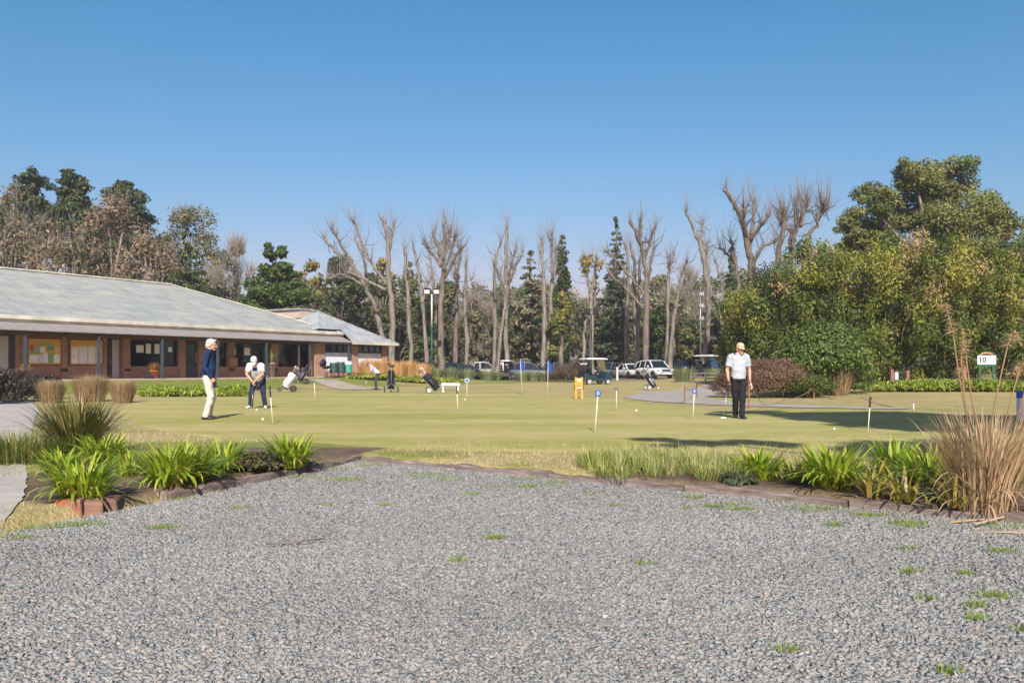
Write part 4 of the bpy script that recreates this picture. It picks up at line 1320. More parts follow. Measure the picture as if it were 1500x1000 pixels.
def leafy(name, px, top, Y, w, pals, label, seed, n=5000, size=.42, shape='round', base=None, trunk=.3, aspect=1.7, k=26, group=None, bare=0, tilt=None, lobes=None, cat='tree', lowest=.12, bark='bark', shell=.35, depth=.9, pe=1.6):
    """a tree seen at column px with its top at row top, standing Y metres away and w pixels wide"""
    rs = np.random.RandomState(seed)
    X = (px - 750) / FX * Y
    b0 = on(X, Y, -.1)
    H = CAM + (HZ - top) / FX * Y - b0.z
    Wd = w / FX * Y / 2
    t_ = thing(name, label, cat, b0, 0, group)
    K = []; limbs = []
    if lobes:
        for (lx, ly, lw, lh) in lobes:
            q = at(lx, ly, Y) - b0
            rw, rh = lw / FX * Y / 2, lh / FX * Y / 2
            yo = (rs.rand() - .5) * Wd * .7
            limbs.append((q.x, yo, q.z - rh * .3))
            for i in range(k):
                d = rs.randn(3); d /= np.linalg.norm(d); d[2] += .12; r = .35 + .55 * rs.rand()
                s_ = (.24 + .16 * rs.rand())
                K.append((q.x + d[0] * rw * r, yo + d[1] * rw * r, q.z + d[2] * rh * r, rw * s_ * 1.15, rw * s_ * 1.15, rh * s_ * 1.0))
    elif shape == 'round':
        for i in range(k):
            a = rs.rand() * 6.283; u = rs.rand()
            z = H * (lowest + (1 - lowest) * u ** .8)
            prof = math.sin(math.pi * min(1, .18 + .82 * u) ** .9) ** .6
            r = Wd * prof * (.35 + .6 * rs.rand())
            s_ = Wd * (.22 + .16 * rs.rand())
            z = min(z, H - s_ * .8)
            K.append((math.cos(a) * r, math.sin(a) * r * depth, z, s_, s_, s_ * (.7 + .4 * rs.rand())))
            limbs.append(K[-1][:3])
    elif shape in ('cone', 'spire', 'column'):
        lv = k
        for i in range(lv):
            u = (i + .5) / lv
            z = H * (lowest + (1 - lowest) * u)
            if shape == 'column': pr = Wd * (.45 + .55 * math.sin(math.pi * min(1, u * .8 + .2)) ** .5) if u < .9 else Wd * .35
            elif shape == 'spire': pr = Wd * (1 - u) ** .8 + .12
            else: pr = Wd * (1 - u ** pe) + .15
            m_ = 5 if u < .75 else 3
            for j in range(m_):
                a = rs.rand() * 6.283; L = pr * (.7 + .45 * rs.rand())
                for q_, s_ in ((.42, .42), (.85, .28)):
                    K.append((math.cos(a) * L * q_, math.sin(a) * L * q_ * depth, z - L * q_ * (.22 if shape != 'column' else -.3) + .15 * rs.randn(), max(.22, pr * s_), max(.22, pr * s_), max(.16, pr * s_ * (.38 if shape != 'column' else 1.5))))
        K.append((0, 0, H - .4, .18, .18, .45))
    V, c = cloud(rs, K, n, size, aspect, pals, shell, .55, .28, tilt, floor=.0)
    quads('crown', V, M['leaf'], t_, c)
    g = MB()
    th = H * (.95 if shape in ('cone', 'spire', 'column') else .6)
    g.tube([(0, 0, 0), (.1 * rs.randn(), .1 * rs.randn(), th * .5), (.1 * rs.randn(), 0, th)], [trunk * 1.2, trunk * .8, trunk * .2], 8)
    for q in limbs[:12]:
        z0 = max(.4, min(q[2] * .55, th * .8)); o_ = Vector((0, 0, z0)); e = Vector(q)
        mid = o_.lerp(e, .5) + Vector((0, 0, .15 * (e - o_).length * .5))
        g.tube([o_, mid, e], [trunk * .45, trunk * .3, trunk * .1], 6)
    g.build('trunk', M[bark], t_, True)
    if bare:
        P = []; D = []
        Ka = np.array(K)
        ci = rs.randint(0, len(Ka), bare)
        d = rs.randn(bare, 3); d /= np.linalg.norm(d, axis=1)[:, None]
        P = Ka[ci, :3] + d * Ka[ci, 3:] * .5
        D = d * .5 + np.array((0, 0, .7)) + P / (np.linalg.norm(P, axis=1)[:, None] + 1e-6) * .3
        V, F = twigs(rs, P, D, .8 + 1.6 * rs.rand(bare), .012 + .014 * rs.rand(bare))
        indexed('twigs', V, F, M['twig'], t_)
    return t_


# left group behind the clubhouse roof
LG = 'trees behind the clubhouse roof'
leafy('cedar_tree', 52, 250, 92, 100, DK, 'dark cedar with shaggy top at far left behind the roof', 201, 12000, .38, k=14, lobes=((54, 260, 34, 22), (50, 275, 56, 40), (46, 298, 76, 50), (56, 325, 92, 60), (50, 360, 104, 60), (28, 300, 50, 50)), group=LG, trunk=.4)
leafy('cedar_tree', 112, 249, 90, 105, DK, 'dark cedar with a hooked top, second from the left', 202, 12000, .38, k=14, lobes=((103, 258, 30, 18), (112, 272, 52, 36), (108, 296, 70, 50), (112, 325, 92, 60), (112, 365, 106, 60)), group=LG, trunk=.4)
leafy('cedar_tree', 180, 264, 92, 120, DK, 'dark conifer rising behind the brown leaved trees', 203, 12000, .40, k=14, lobes=((180, 274, 34, 22), (182, 292, 66, 44), (180, 318, 92, 56), (178, 355, 112, 60)), group=LG, trunk=.4)
leafy('brown_leaved_tree', 18, 275, 80, 110, BR, 'half bare tree with pale branches at the left frame edge', 204, 1700, .30, 'round', k=24, group=LG, bare=250, bark='bark_pale', lowest=.3)
leafy('brown_leaved_tree', 60, 312, 78, 110, BR, 'pale stemmed tree with withered leaves over the left roof', 205, 1500, .30, 'round', k=30, group=LG, bare=220, bark='bark_pale', lowest=.35)
leafy('brown_leaved_tree', 165, 285, 76, 130, BR, 'tree full of withered pinkish brown leaves above the roof ridge', 206, 3600, .30, 'round', k=40, group=LG, bare=160, bark='bark_pale', lowest=.3)
leafy('brown_leaved_tree', 220, 345, 74, 110, BR, 'smaller brown leaved tree at the right end of the ridge', 207, 2300, .30, 'round', k=30, group=LG, bare=120, bark='bark_pale', lowest=.3)
leafy('brown_leaved_tree', 110, 350, 74, 130, BR + OL, 'low mixed brown and olive tree just over the roof ridge', 208, 2400, .32, 'round', k=30, group=LG, bare=120, lowest=.3)
leafy('grey_green_tree', 280, 303, 96, 110, GY + OL, 'open grey green tree with feathery crown right of the brown trees', 209, 4200, .36, 'round', k=34, group=LG, bare=500, lowest=.25)
leafy('dark_tree', 272, 338, 84, 82, PG + DK, 'dense dark green conifer in front of the grey green tree', 210, 8000, .38, 'cone', k=18, pe=3, group=LG)
leafy('grey_tree', 346, 355, 100, 70, BR + GY, 'brownish grey twiggy tree left of the green conifer', 211, 1500, .34, 'round', k=26, group=LG, bare=2200, lowest=.2)
leafy('grey_tree', 310, 400, 92, 70, GY + OL, 'low grey twiggy shrub tree behind the roof hip', 212, 1500, .34, 'round', k=22, group=LG, bare=1200, lowest=.2)
leafy('green_conifer', 405, 356, 86, 104, PG, 'bright green broad conifer standing alone over the roof hip', 213, 14000, .38, k=16, lobes=((402, 372, 36, 30), (396, 395, 60, 44), (420, 400, 40, 30), (408, 425, 92, 50), (385, 440, 60, 40), (430, 445, 60, 44), (405, 460, 104, 40)), group=LG, trunk=.35)
leafy('yellow_tree', 458, 380, 104, 60, YE, 'yellow autumn tree between conifer and bare trees', 214, 2200, .38, 'round', k=26, group=LG)
leafy('yellow_tree', 430, 392, 106, 50, YE + BR, 'small yellow brown tree just right of the green conifer', 215, 1400, .36, 'round', k=22, group=LG)
MG = 'evergreens behind the bare trees'
leafy('dark_evergreen', 500, 376, 100, 75, DKB, 'dark green tree above the peak of the wing roof', 216, 6500, .42, 'round', k=30, group=MG)
leafy('dark_evergreen', 540, 400, 98, 80, DK + OL, 'dark olive tree right of the wing roof peak', 217, 6500, .42, 'round', k=30, group=MG)
leafy('dark_evergreen', 600, 382, 102, 80, DKB + OL, 'dark green tree left of the floodlight', 218, 6500, .44, 'cone', k=16, group=MG)
leafy('dark_evergreen', 655, 412, 104, 70, DK + OL, 'dark mass of green behind the big bare tree', 219, 6000, .42, 'round', k=28, group=MG)
leafy('yellow_tree', 560, 378, 106, 40, YE, 'small yellow crown between bare limbs above the clubhouse wing', 220, 900, .36, 'round', k=18, lowest=.6, group=MG)
leafy('blue_cedar', 778, 366, 98, 92, DKB + GY, 'spreading grey green cedar with drooping tips near the centre', 221, 8500, .42, 'cone', k=16, group=MG, trunk=.4)
leafy('dark_evergreen', 745, 440, 102, 70, DKB, 'low dark evergreen to the left of the cedar', 232, 4500, .42, 'round', k=26, group=MG)
leafy('cypress', 823, 345, 92, 28, DK, 'narrow column shaped cypress, right of the twin stemmed tree', 222, 6500, .30, 'column', k=26, group=MG)
leafy('ivy_tree', 822, 425, 83, 46, ((.16, .17, .03), (.09, .12, .025), (.22, .20, .04)), 'bushy yellow green tree at the foot of the cypress', 223, 3000, .32, 'round', k=26, group=MG)
leafy('spruce', 903, 318, 96, 62, DKB, 'slim spruce with pointed top behind the bare trees', 224, 8500, .34, 'spire', k=24, group=MG)
leafy('spruce', 873, 400, 99, 50, DKB + GY, 'short dull spruce with bare twigs left of the pointed one', 225, 3800, .36, 'spire', k=16, group=MG)
leafy('dark_evergreen', 1072, 362, 84, 40, DKB, 'dark narrow conifer half hidden by the forked bare tree', 226, 4800, .34, 'spire', k=20, group=MG)
leafy('olive_tree', 985, 425, 104, 90, OL + GY, 'dull olive tree behind the leaning pair of trunks', 227, 4200, .42, 'round', k=28, group=MG, bare=900)
leafy('olive_tree', 940, 450, 102, 80, OL + DK, 'dark olive tree behind the two white cars', 228, 4500, .42, 'round', k=28, group=MG, bare=500)
leafy('olive_tree', 1045, 455, 98, 80, OL + DK, 'green brown tree behind the third dark cart', 229, 4500, .42, 'round', k=28, group=MG, bare=700)
leafy('grey_tree', 700, 435, 108, 70, GY + BR, 'grey leafless thicket tree in the gap left of centre', 230, 900, .34, 'round', k=22, group=MG, bare=2200, lowest=.1)
leafy('grey_tree', 1000, 395, 112, 110, GY + BR, 'distant grey twiggy tree in the gap right of the spruce', 231, 700, .34, 'round', k=24, group=MG, bare=2600, lowest=.1)
leafy('dark_evergreen', 860, 440, 104, 70, DK + OL, 'dark bushy evergreen behind the right golf cart', 233, 4800, .42, 'round', k=26, group=MG, bare=400)

# the big pine behind the bamboo
leafy('pine_tree', 1370, 229, 66, 250, ((.15, .175, .045), (.21, .22, .07), (.105, .125, .035)), 'huge spreading pine towering over the bamboo at right', 240, 78000, .26, k=14, trunk=.55, aspect=2.2, bark='bark_pale', shell=.3,
      lobes=((1385, 320, 140, 90), (1345, 275, 90, 70), (1385, 262, 115, 75), (1330, 262, 60, 60), (1350, 300, 110, 70), (1420, 300, 100, 80), (1275, 305, 95, 62), (1300, 375, 150, 80), (1400, 385, 170, 90), (1462, 375, 90, 80), (1245, 345, 60, 50), (1310, 330, 100, 60), (1390, 345, 130, 60), (1445, 330, 70, 60), (1270, 350, 70, 36)))
leafy('brown_tipped_tree', 1468, 312, 70, 62, OL + BR, 'olive and rust tree at the right end behind the bamboo', 241, 4200, .34, 'round', k=26, lowest=.3)
leafy('dark_evergreen', 1230, 395, 62, 60, DK + OL, 'low dark tree between the bare stems and the pine', 242, 3000, .34, 'round', k=20)

leafy('dark_evergreen', 30, 300, 96, 120, DK, 'broad dark evergreen filling in behind the left edge trees', 250, 12000, .40, 'round', k=40, group=LG)
leafy('dark_evergreen', 150, 305, 97, 130, DK + PG, 'broad dark evergreen behind the pinkish brown tree', 251, 13000, .40, 'round', k=44, group=LG)
leafy('dark_evergreen', 235, 345, 97, 90, DK + OL, 'dark rounded evergreen between the brown and grey green trees', 252, 8000, .40, 'round', k=34, group=LG)
for k, (px, top, Y, w, p, l) in enumerate(((585, 440, 96, 70, DK + OL, 'round dark green bush tree below the slender bare trunk'), (625, 425, 97, 60, PG + DK, 'fresh green tree showing left of the big bare trunk'), (690, 455, 97, 60, OL + GY, 'olive thicket tree right of the big bare trunk'), (735, 470, 94, 50, GY + OL, 'low grey olive tree left of the left golf cart'), (800, 455, 98, 60, DKB + OL, 'dark tree in the gap behind the blue flag'), (965, 455, 97, 56, DK + PG, 'dark green tree between the white cars and leaning pair'), (1015, 470, 97, 56, OL + PG, 'olive green tree behind the lattice pole'), (1065, 440, 92, 50, OL + DK, 'olive tree at the left end of the bamboo'))):
    leafy('dark_evergreen', px, top, Y, w, p, l, 260 + k, 5200, .38, 'round', k=30, group=MG, lowest=.06)

# the far wood: one dense band beyond the car park
def wood():
    rs = np.random.RandomState(500)
    K = []
    for i in range(700):
        x = -78 + 160 * rs.rand(); y = 112 + 26 * rs.rand()
        h = (8.0 + 7.0 * vnoise(np.array([x]), np.array([y]), .12, 4)[0])
        z = h * rs.rand() ** .7
        r = 1.3 + 1.2 * rs.rand()
        K.append((x, y, z + .6, r, r, r * .8))
    V, c = cloud(rs, K, 170000, .5, 1.6, DK + PG + OL + GY + OL + PG, .3, .6, .3, floor=.2)
    o = quads('far_woodland', V, M['leaf'], None, c)
    tag(o, 'dark tangled woodland closing the view beyond the car park', 'woodland', kind='stuff')
    n = 13000
    P = np.stack([-80 + 160 * rs.rand(n), 104 + 26 * rs.rand(n), .2 + 9.5 * rs.rand(n) ** 1.3], -1)
    D = rs.randn(n, 3) * .4 + np.array((0, 0, 1))
    V, F = twigs(rs, P, D, 1.4 + 3.2 * rs.rand(n), .012 + .016 * rs.rand(n))
    o = indexed('far_thicket', V, F, M['twig'])
    tag(o, 'grey leafless brush in front of the far woodland', 'brush', kind='stuff')
wood()


# ------------------------------------------------------------------ bamboo and shrubs on the right
def bamboo():
    rs = np.random.RandomState(600)
    prof = [(1082, 470), (1100, 425), (1120, 400), (1160, 392), (1190, 372), (1230, 378), (1270, 368), (1320, 362), (1370, 355), (1420, 352), (1470, 350), (1560, 345), (1640, 350)]
    b0 = Vector((20.0, 49.0, .42))
    o = thing('bamboo_hedge', 'tall dense yellow green bamboo thicket filling the right side', 'bamboo', b0)
    K = []; ci = []
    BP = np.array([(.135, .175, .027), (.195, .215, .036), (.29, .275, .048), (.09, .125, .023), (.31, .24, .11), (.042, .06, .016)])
    for i in range(1150):
        px = 1090 + 540 * rs.rand()
        d = rs.rand()
        Y = 46.5 + 1.2 * (px - 1200) / 300 + 7 * d
        if px < 1130: Y += 2
        topv = np.interp(px, [p[0] for p in prof], [p[1] for p in prof]) + 26 * (vnoise(np.array([px]), np.array([0.]), .045, 8)[0] - .5) * 2
        H = CAM + (HZ - topv) / FX * 49.5
        u = rs.rand() ** .72
        z = .3 + (H - .5) * u
        bulge = 1.0 * math.sin(math.pi * min(1, u * .9 + .1)) * (1 - d)
        r = .38 + .45 * rs.rand()
        x = (px - 750) / FX * 48.5
        if px < 1105 and u < .25: continue
        K.append((x - b0.x, Y - bulge - b0.y, z - b0.z, r, r, r * (1.0 + .5 * rs.rand())))
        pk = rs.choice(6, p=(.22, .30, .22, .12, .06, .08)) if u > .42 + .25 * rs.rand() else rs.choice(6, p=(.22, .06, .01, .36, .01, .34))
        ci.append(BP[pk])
    K = np.array(K); ci = np.array(ci)
    n = 175000
    w = (K[:, 3] ** 2); id_ = rs.choice(len(K), n, p=w / w.sum())
    d = rs.randn(n, 3); d /= np.linalg.norm(d, axis=1)[:, None]
    P = K[id_, :3] + d * K[id_, 3:] * (.3 + .75 * rs.rand(n) ** .7)[:, None]
    k = P[:, 2] > .05; P = P[k]; d = d[k]; id_ = id_[k]
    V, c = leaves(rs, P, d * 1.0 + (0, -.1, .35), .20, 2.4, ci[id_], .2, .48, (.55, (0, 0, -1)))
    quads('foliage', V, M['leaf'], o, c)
    g = MB()
    for i in range(90):
        px = 1150 + 450 * rs.rand(); Y = 48.5 + 5 * rs.rand(); x = (px - 750) / FX * 48.5
        H = 4.0 + 1.8 * rs.rand()
        g.tube([(x - b0.x, Y - b0.y, 0), (x - b0.x + .2 * rs.randn(), Y - b0.y - .2, H * .6), (x - b0.x + .5 * rs.randn(), Y - b0.y - .6, H)], [.03, .025, .008], 5)
    g.build('canes', mat('bamboo_cane', (.20, .17, .06), .6, .25, 3), o, True)
bamboo()

DG = ((.11, .155, .03), (.165, .205, .042), (.075, .105, .024))
bush('round_shrub', 1205, 578, 4.2, 3.35, 24000, .13, ((.09, .14, .03), (.13, .18, .04), (.06, .095, .022)), 'large round glossy green shrub in front of the bamboo', 'shrub', 620, 1.7, None, 34)
bush('russet_bush', 1132, 582, 3.3, 1.75, 20000, .075, ((.19, .115, .075), (.14, .085, .055), (.24, .155, .10)), 'big dull red brown mounded bush right of the walking golfer', 'bush', 621, 2.5, None, 26)
bush('russet_bush', 1066, 582, 1.7, 1.2, 6500, .075, ((.15, .085, .055), (.10, .06, .035)), 'small red brown bush behind the walking golfer legs', 'bush', 622, 2.5, None, 16)
bush('low_shrub', 1185, 582, 2.3, 1.05, 6000, .10, ((.06, .095, .018), (.10, .13, .03)), 'low spreading green shrub right of the red brown bush', 'shrub', 623, 2.2, None, 18)
tuft('dry_grass_clump', 1230, 579, 700, 1.0, 1.0, .02, (.28, .21, .12), (.44, .34, .21), 'pale dry grass clump right of the low green shrub', 'grass clump', 624, .7, .62)
bush('flower_bed', 1400, 573, 8.2, .62, 9000, .20, ((.21, .27, .035), (.27, .30, .055), (.15, .21, .03)), 'long low bed of green leaves in front of the bamboo', 'bed of leaves', 625, 3.2, None, 40, depth=.22, tilt=(.6, (0, 0, 1)))
# left side clumps
for k, (px, py, w, h, l) in enumerate(((75, 590, .40, 1.12, 'left one of three cut tawny grass tufts, partly before another'), (133, 588, .60, 1.35, 'largest of three tawny grass tufts, in the middle'), (180, 590, .38, 1.12, 'right hand tawny grass tuft standing apart'))):
    tuft('tawny_grass', px, py, 2200, h * .6, w * 2.1, .012, (.27, .19, .10), (.48, .36, .22), l, 'grass tuft', 630 + k, .8, .68, 'cut tawny grass tufts')
for k, (px, py, w, h, l) in enumerate(((18, 588, 2.2, 1.25, 'grass hedge at the left edge, shade put into its dark brown colour'), (62, 584, 1.6, 1.1, 'hedge clump behind the left tawny tuft, darkened for shade'), (-15, 592, 2.0, 1.3, 'grass clump darkened for shade, cut by the left frame edge'))):
    bush('shade_toned_hedge', px, py, w, h, 5000, .16, ((.055, .045, .035), (.085, .065, .05), (.04, .045, .03)), l, 'hedge', 640 + k, 4.0, None, 18, tilt=(.7, (0, 0, 1)))  # the shade over these clumps is painted in through the dark leaf colours
for k, (px, w, l) in enumerate(((225, 60, 'left part of the bright low bed along the lawn in front of the veranda'), (290, 70, 'middle of the bright low bed, behind the navy sweater golfer'), (335, 36, 'right end of the bright low bed beside the bent golfer'))):
    x, y = gp(px, 581, .12)
    bush('bright_bed', 0, 0, w * 1.2 / FX * y, .55, 7000, .15, ((.22, .30, .03), (.30, .36, .055), (.16, .24, .025)), l, 'bed of leaves', 650 + k, 3.0, 'bright low beds by the veranda', 30, depth=.34, xy=(x, y + .8), tilt=(.6, (0, 0, 1)))
# orange grasses and ground cover in front of the wing and the car park
OR = ((.42, .24, .09), (.66, .44, .21))
for k, (px, Y, h, sp_, l) in enumerate(((483, 67.5, 1.5, 1.5, 'orange grass clump behind the barbecue'), (525, 66.5, 1.35, 1.6, 'orange grass clump right of the drums'), (542, 66.0, 1.6, 1.8, 'orange grass clump below the right wing window'), (558, 66.5, 1.5, 1.7, 'orange grass clump at the end of the wing wall'), (582, 67, 1.4, 1.7, 'orange grass clump before the slender bare trunk'), (597, 68, 1.45, 1.5, 'orange grass clump between the trunk and the next clump'), (617, 68, 1.3, 2.0, 'rightmost orange grass clump beside the floodlight pole'))):
    tuft('orange_grass', 0, 0, 700, h * .78, sp_ * 1.15, .022, OR[0], OR[1], l, 'grass clump', 660 + k, .5, .78, 'orange grass clumps by the wing', xy=((px - 750) / FX * Y, Y))
for k, (px, py, w, l) in enumerate(((545, 561, 90, 'strip of green ground cover under the orange grasses, left'), (610, 562, 80, 'strip of green ground cover behind the upright golf bag'), (658, 559, 44, 'green ground cover behind the white bench'))):
    x, y = gp(px, py + 4, .12)
    y = 60.5; x = (px - 750) / FX * y
    bush('ground_cover', 0, 0, w / FX * y, .55, 3600, .2, ((.21, .27, .03), (.29, .31, .055), (.15, .21, .03)), l, 'ground cover', 670 + k, 2.2, 'green strips before the orange grasses', 30, depth=.3, xy=(x, y))
BG = ((.19, .235, .11), (.34, .37, .21))
for k, (px, Y, h, sp_, l) in enumerate(((640, 74, 1.3, 1.3, 'blue green grass clump beside the big bare trunk, left'), (660, 74, 1.35, 1.5, 'blue green grass clump right of the big bare trunk'), (685, 75, 1.3, 1.6, 'blue green grass clump in front of the dark car'), (714, 76, 1.45, 1.7, 'blue green grass clump left of the left golf cart'), (727, 77, 1.2, 1.3, 'blue green grass clump touching the left golf cart'), (765, 76, 1.2, 1.6, 'blue green grass clump between cart and blue flag'), (782, 76, 1.3, 1.7, 'blue green grass clump in front of the blue flag'), (797, 76, 1.2, 1.6, 'blue green grass clump right of the blue flag'), (1003, 64, 1.5, 2.4, 'wide blue green grass clump right of the white off road car'), (1046, 66, 1.2, 1.9, 'blue green grass clump behind the walking golfer'))):
    tuft('blue_grass', 0, 0, 520, h * .72, sp_ * .9, .022, BG[0], BG[1], l, 'grass clump', 680 + k, 1.2, .42, 'blue green grass clumps by the car park', xy=((px - 750) / FX * Y, Y))
for k, (px, Y, w, h, l) in enumerate(((828, 72, 3.4, 1.65, 'brown twiggy hedge left of the right golf cart'), (848, 71, 2.2, 2.0, 'taller dark brown twiggy bush touching the right golf cart'), (812, 74, 2.4, 1.6, 'grey brown hedge bush right of the second blue flag'))):
    rs = np.random.RandomState(700 + k)
    bush('twiggy_bush', 0, 0, w, h, 3600, .18, ((.13, .09, .065), (.095, .075, .045), (.17, .12, .09)), l, 'bush', 700 + k, 5.0, None, 20, xy=((px - 750) / FX * Y, Y))

# a tall tree beside the photographer: it throws the shade on the right of the green
def shade_tree():
    b0 = on(11.8, 1.2, -.1)
    b0.z = -.1
    t_ = thing('shade_tree', 'tall leafy tree beside the gravel yard, shading the green', 'tree', b0)
    rs = np.random.RandomState(900)
    K = []
    def cl(x, y, z, rx, ry, rz, n):
        for i in range(n):
            d = rs.randn(3); d /= np.linalg.norm(d)
            K.append((x - b0.x + d[0] * rx * .7, y - b0.y + d[1] * ry * .7, z - b0.z + d[2] * rz * .7, rx * .4, ry * .4, rz * .45))
    SH = SHADE
    for a in SH: cl(*a)
    V, c = cloud(rs, K, 24000, .32, 1.6, DG, .2, .8, .3)
    quads('crown', V, M['leaf'], t_, c)
    g = MB(); g.tube([(0, 0, 0), (.1, .2, 5), (0, .3, 10), (.2, 0, 14)], [.5, .4, .3, .1], 10)
    for a in SH:
        e = Vector((a[0] - b0.x, a[1] - b0.y, a[2] - b0.z)); o_ = Vector((0, .2, max(4.5, e.z - 3.5)))
        g.tube([o_, o_.lerp(e, .5) + Vector((0, 0, .5)), e], [.16, .11, .04], 6)
    g.build('trunk', M['bark'], t_, True)
SHADE = ((10.6, 1.0, 13.0, 3.4, 3.2, 1.5, 14), (7.6, 3.2, 13.6, 1.6, 1.2, .7, 6), (13.5, .5, 12.5, 3.0, 3.2, 1.6, 10), (8.6, 1.0, 14.4, 2.0, 1.8, .8, 6))
shade_tree()


def second_shade_tree():
    b0 = Vector((7.5, -9.4, -.05))
    t_ = thing('limb_tree', 'tall thin tree behind the yard with one long leafy limb', 'tree', b0)
    rs = np.random.RandomState(910)
    K = []
    for (x, y, z, rx, ry, rz, n) in ((4.3, -3.3, 12.0, 1.0, .85, .5, 6), (3.2, -3.4, 12.2, .8, .7, .4, 4), (5.4, -3.9, 11.8, .8, .4, .3, 3), (7.5, -9.4, 15, 1.6, 1.6, 1.6, 10)):
        for i in range(n):
            d = rs.randn(3); d /= np.linalg.norm(d)
            K.append((x - b0.x + d[0] * rx * .7, y - b0.y + d[1] * ry * .7, z - b0.z + d[2] * rz * .7, rx * .4, ry * .4, rz * .45))
    V, c = cloud(rs, K, 3600, .3, 1.6, DG, .2, .8, .3)
    quads('crown', V, M['leaf'], t_, c)
    g = MB(); g.tube([(0, 0, 0), (.1, .1, 5), (0, 0, 10), (0, 0, 15)], [.3, .24, .18, .06], 10)
    g.tube([(0, 0, 9.5), (-1.2, 2.4, 11), (-2.4, 4.6, 11.8), (-3.6, 6.2, 12.1)], [.12, .09, .06, .03], 7)
    g.build('trunk', M['bark'], t_, True)
second_shade_tree()

# ------------------------------------------------------------------ people
def V3(*a): return Vector(a)


def hand(g, wr, d, nrm, side, curl=.5, sc=1.0):
    """palm, four unequal bent fingers and a thumb leaving the side of the palm"""
    d = Vector(d).normalized(); nrm = Vector(nrm); nrm = (nrm - d * nrm.dot(d)).normalized()
    x = d.cross(nrm) * side
    wr = Vector(wr)
    g.tube([wr, wr + d * .04 * sc, wr + d * .09 * sc], [(.027 * sc, .02 * sc), (.041 * sc, .018 * sc), (.04 * sc, .015 * sc)], 10, side=x)
    for k, (off, L) in enumerate(((-.031, .068), (-.011, .08), (.010, .075), (.029, .058))):
        p = wr + d * .085 * sc + x * off * sc
        a1 = curl * .8; a2 = curl * 1.7; a3 = curl * 2.2
        q1 = p + (d * math.cos(a1) + nrm * math.sin(a1)) * L * .45 * sc
        q2 = q1 + (d * math.cos(a2) + nrm * math.sin(a2)) * L * .32 * sc
        q3 = q2 + (d * math.cos(a3) + nrm * math.sin(a3)) * L * .25 * sc
        g.tube([p, q1, q2, q3], [.0105 * sc, .0095 * sc, .009 * sc, .007 * sc], 7)
    t0 = wr + d * .03 * sc - x * .032 * sc
    t1 = t0 + (d * .6 - x * .55 + nrm * .45) * .04 * sc
    t2 = t1 + (d * .9 - x * .1 + nrm * .5) * .035 * sc
    g.tube([t0, t1, t2], [.014 * sc, .012 * sc, .009 * sc], 7)


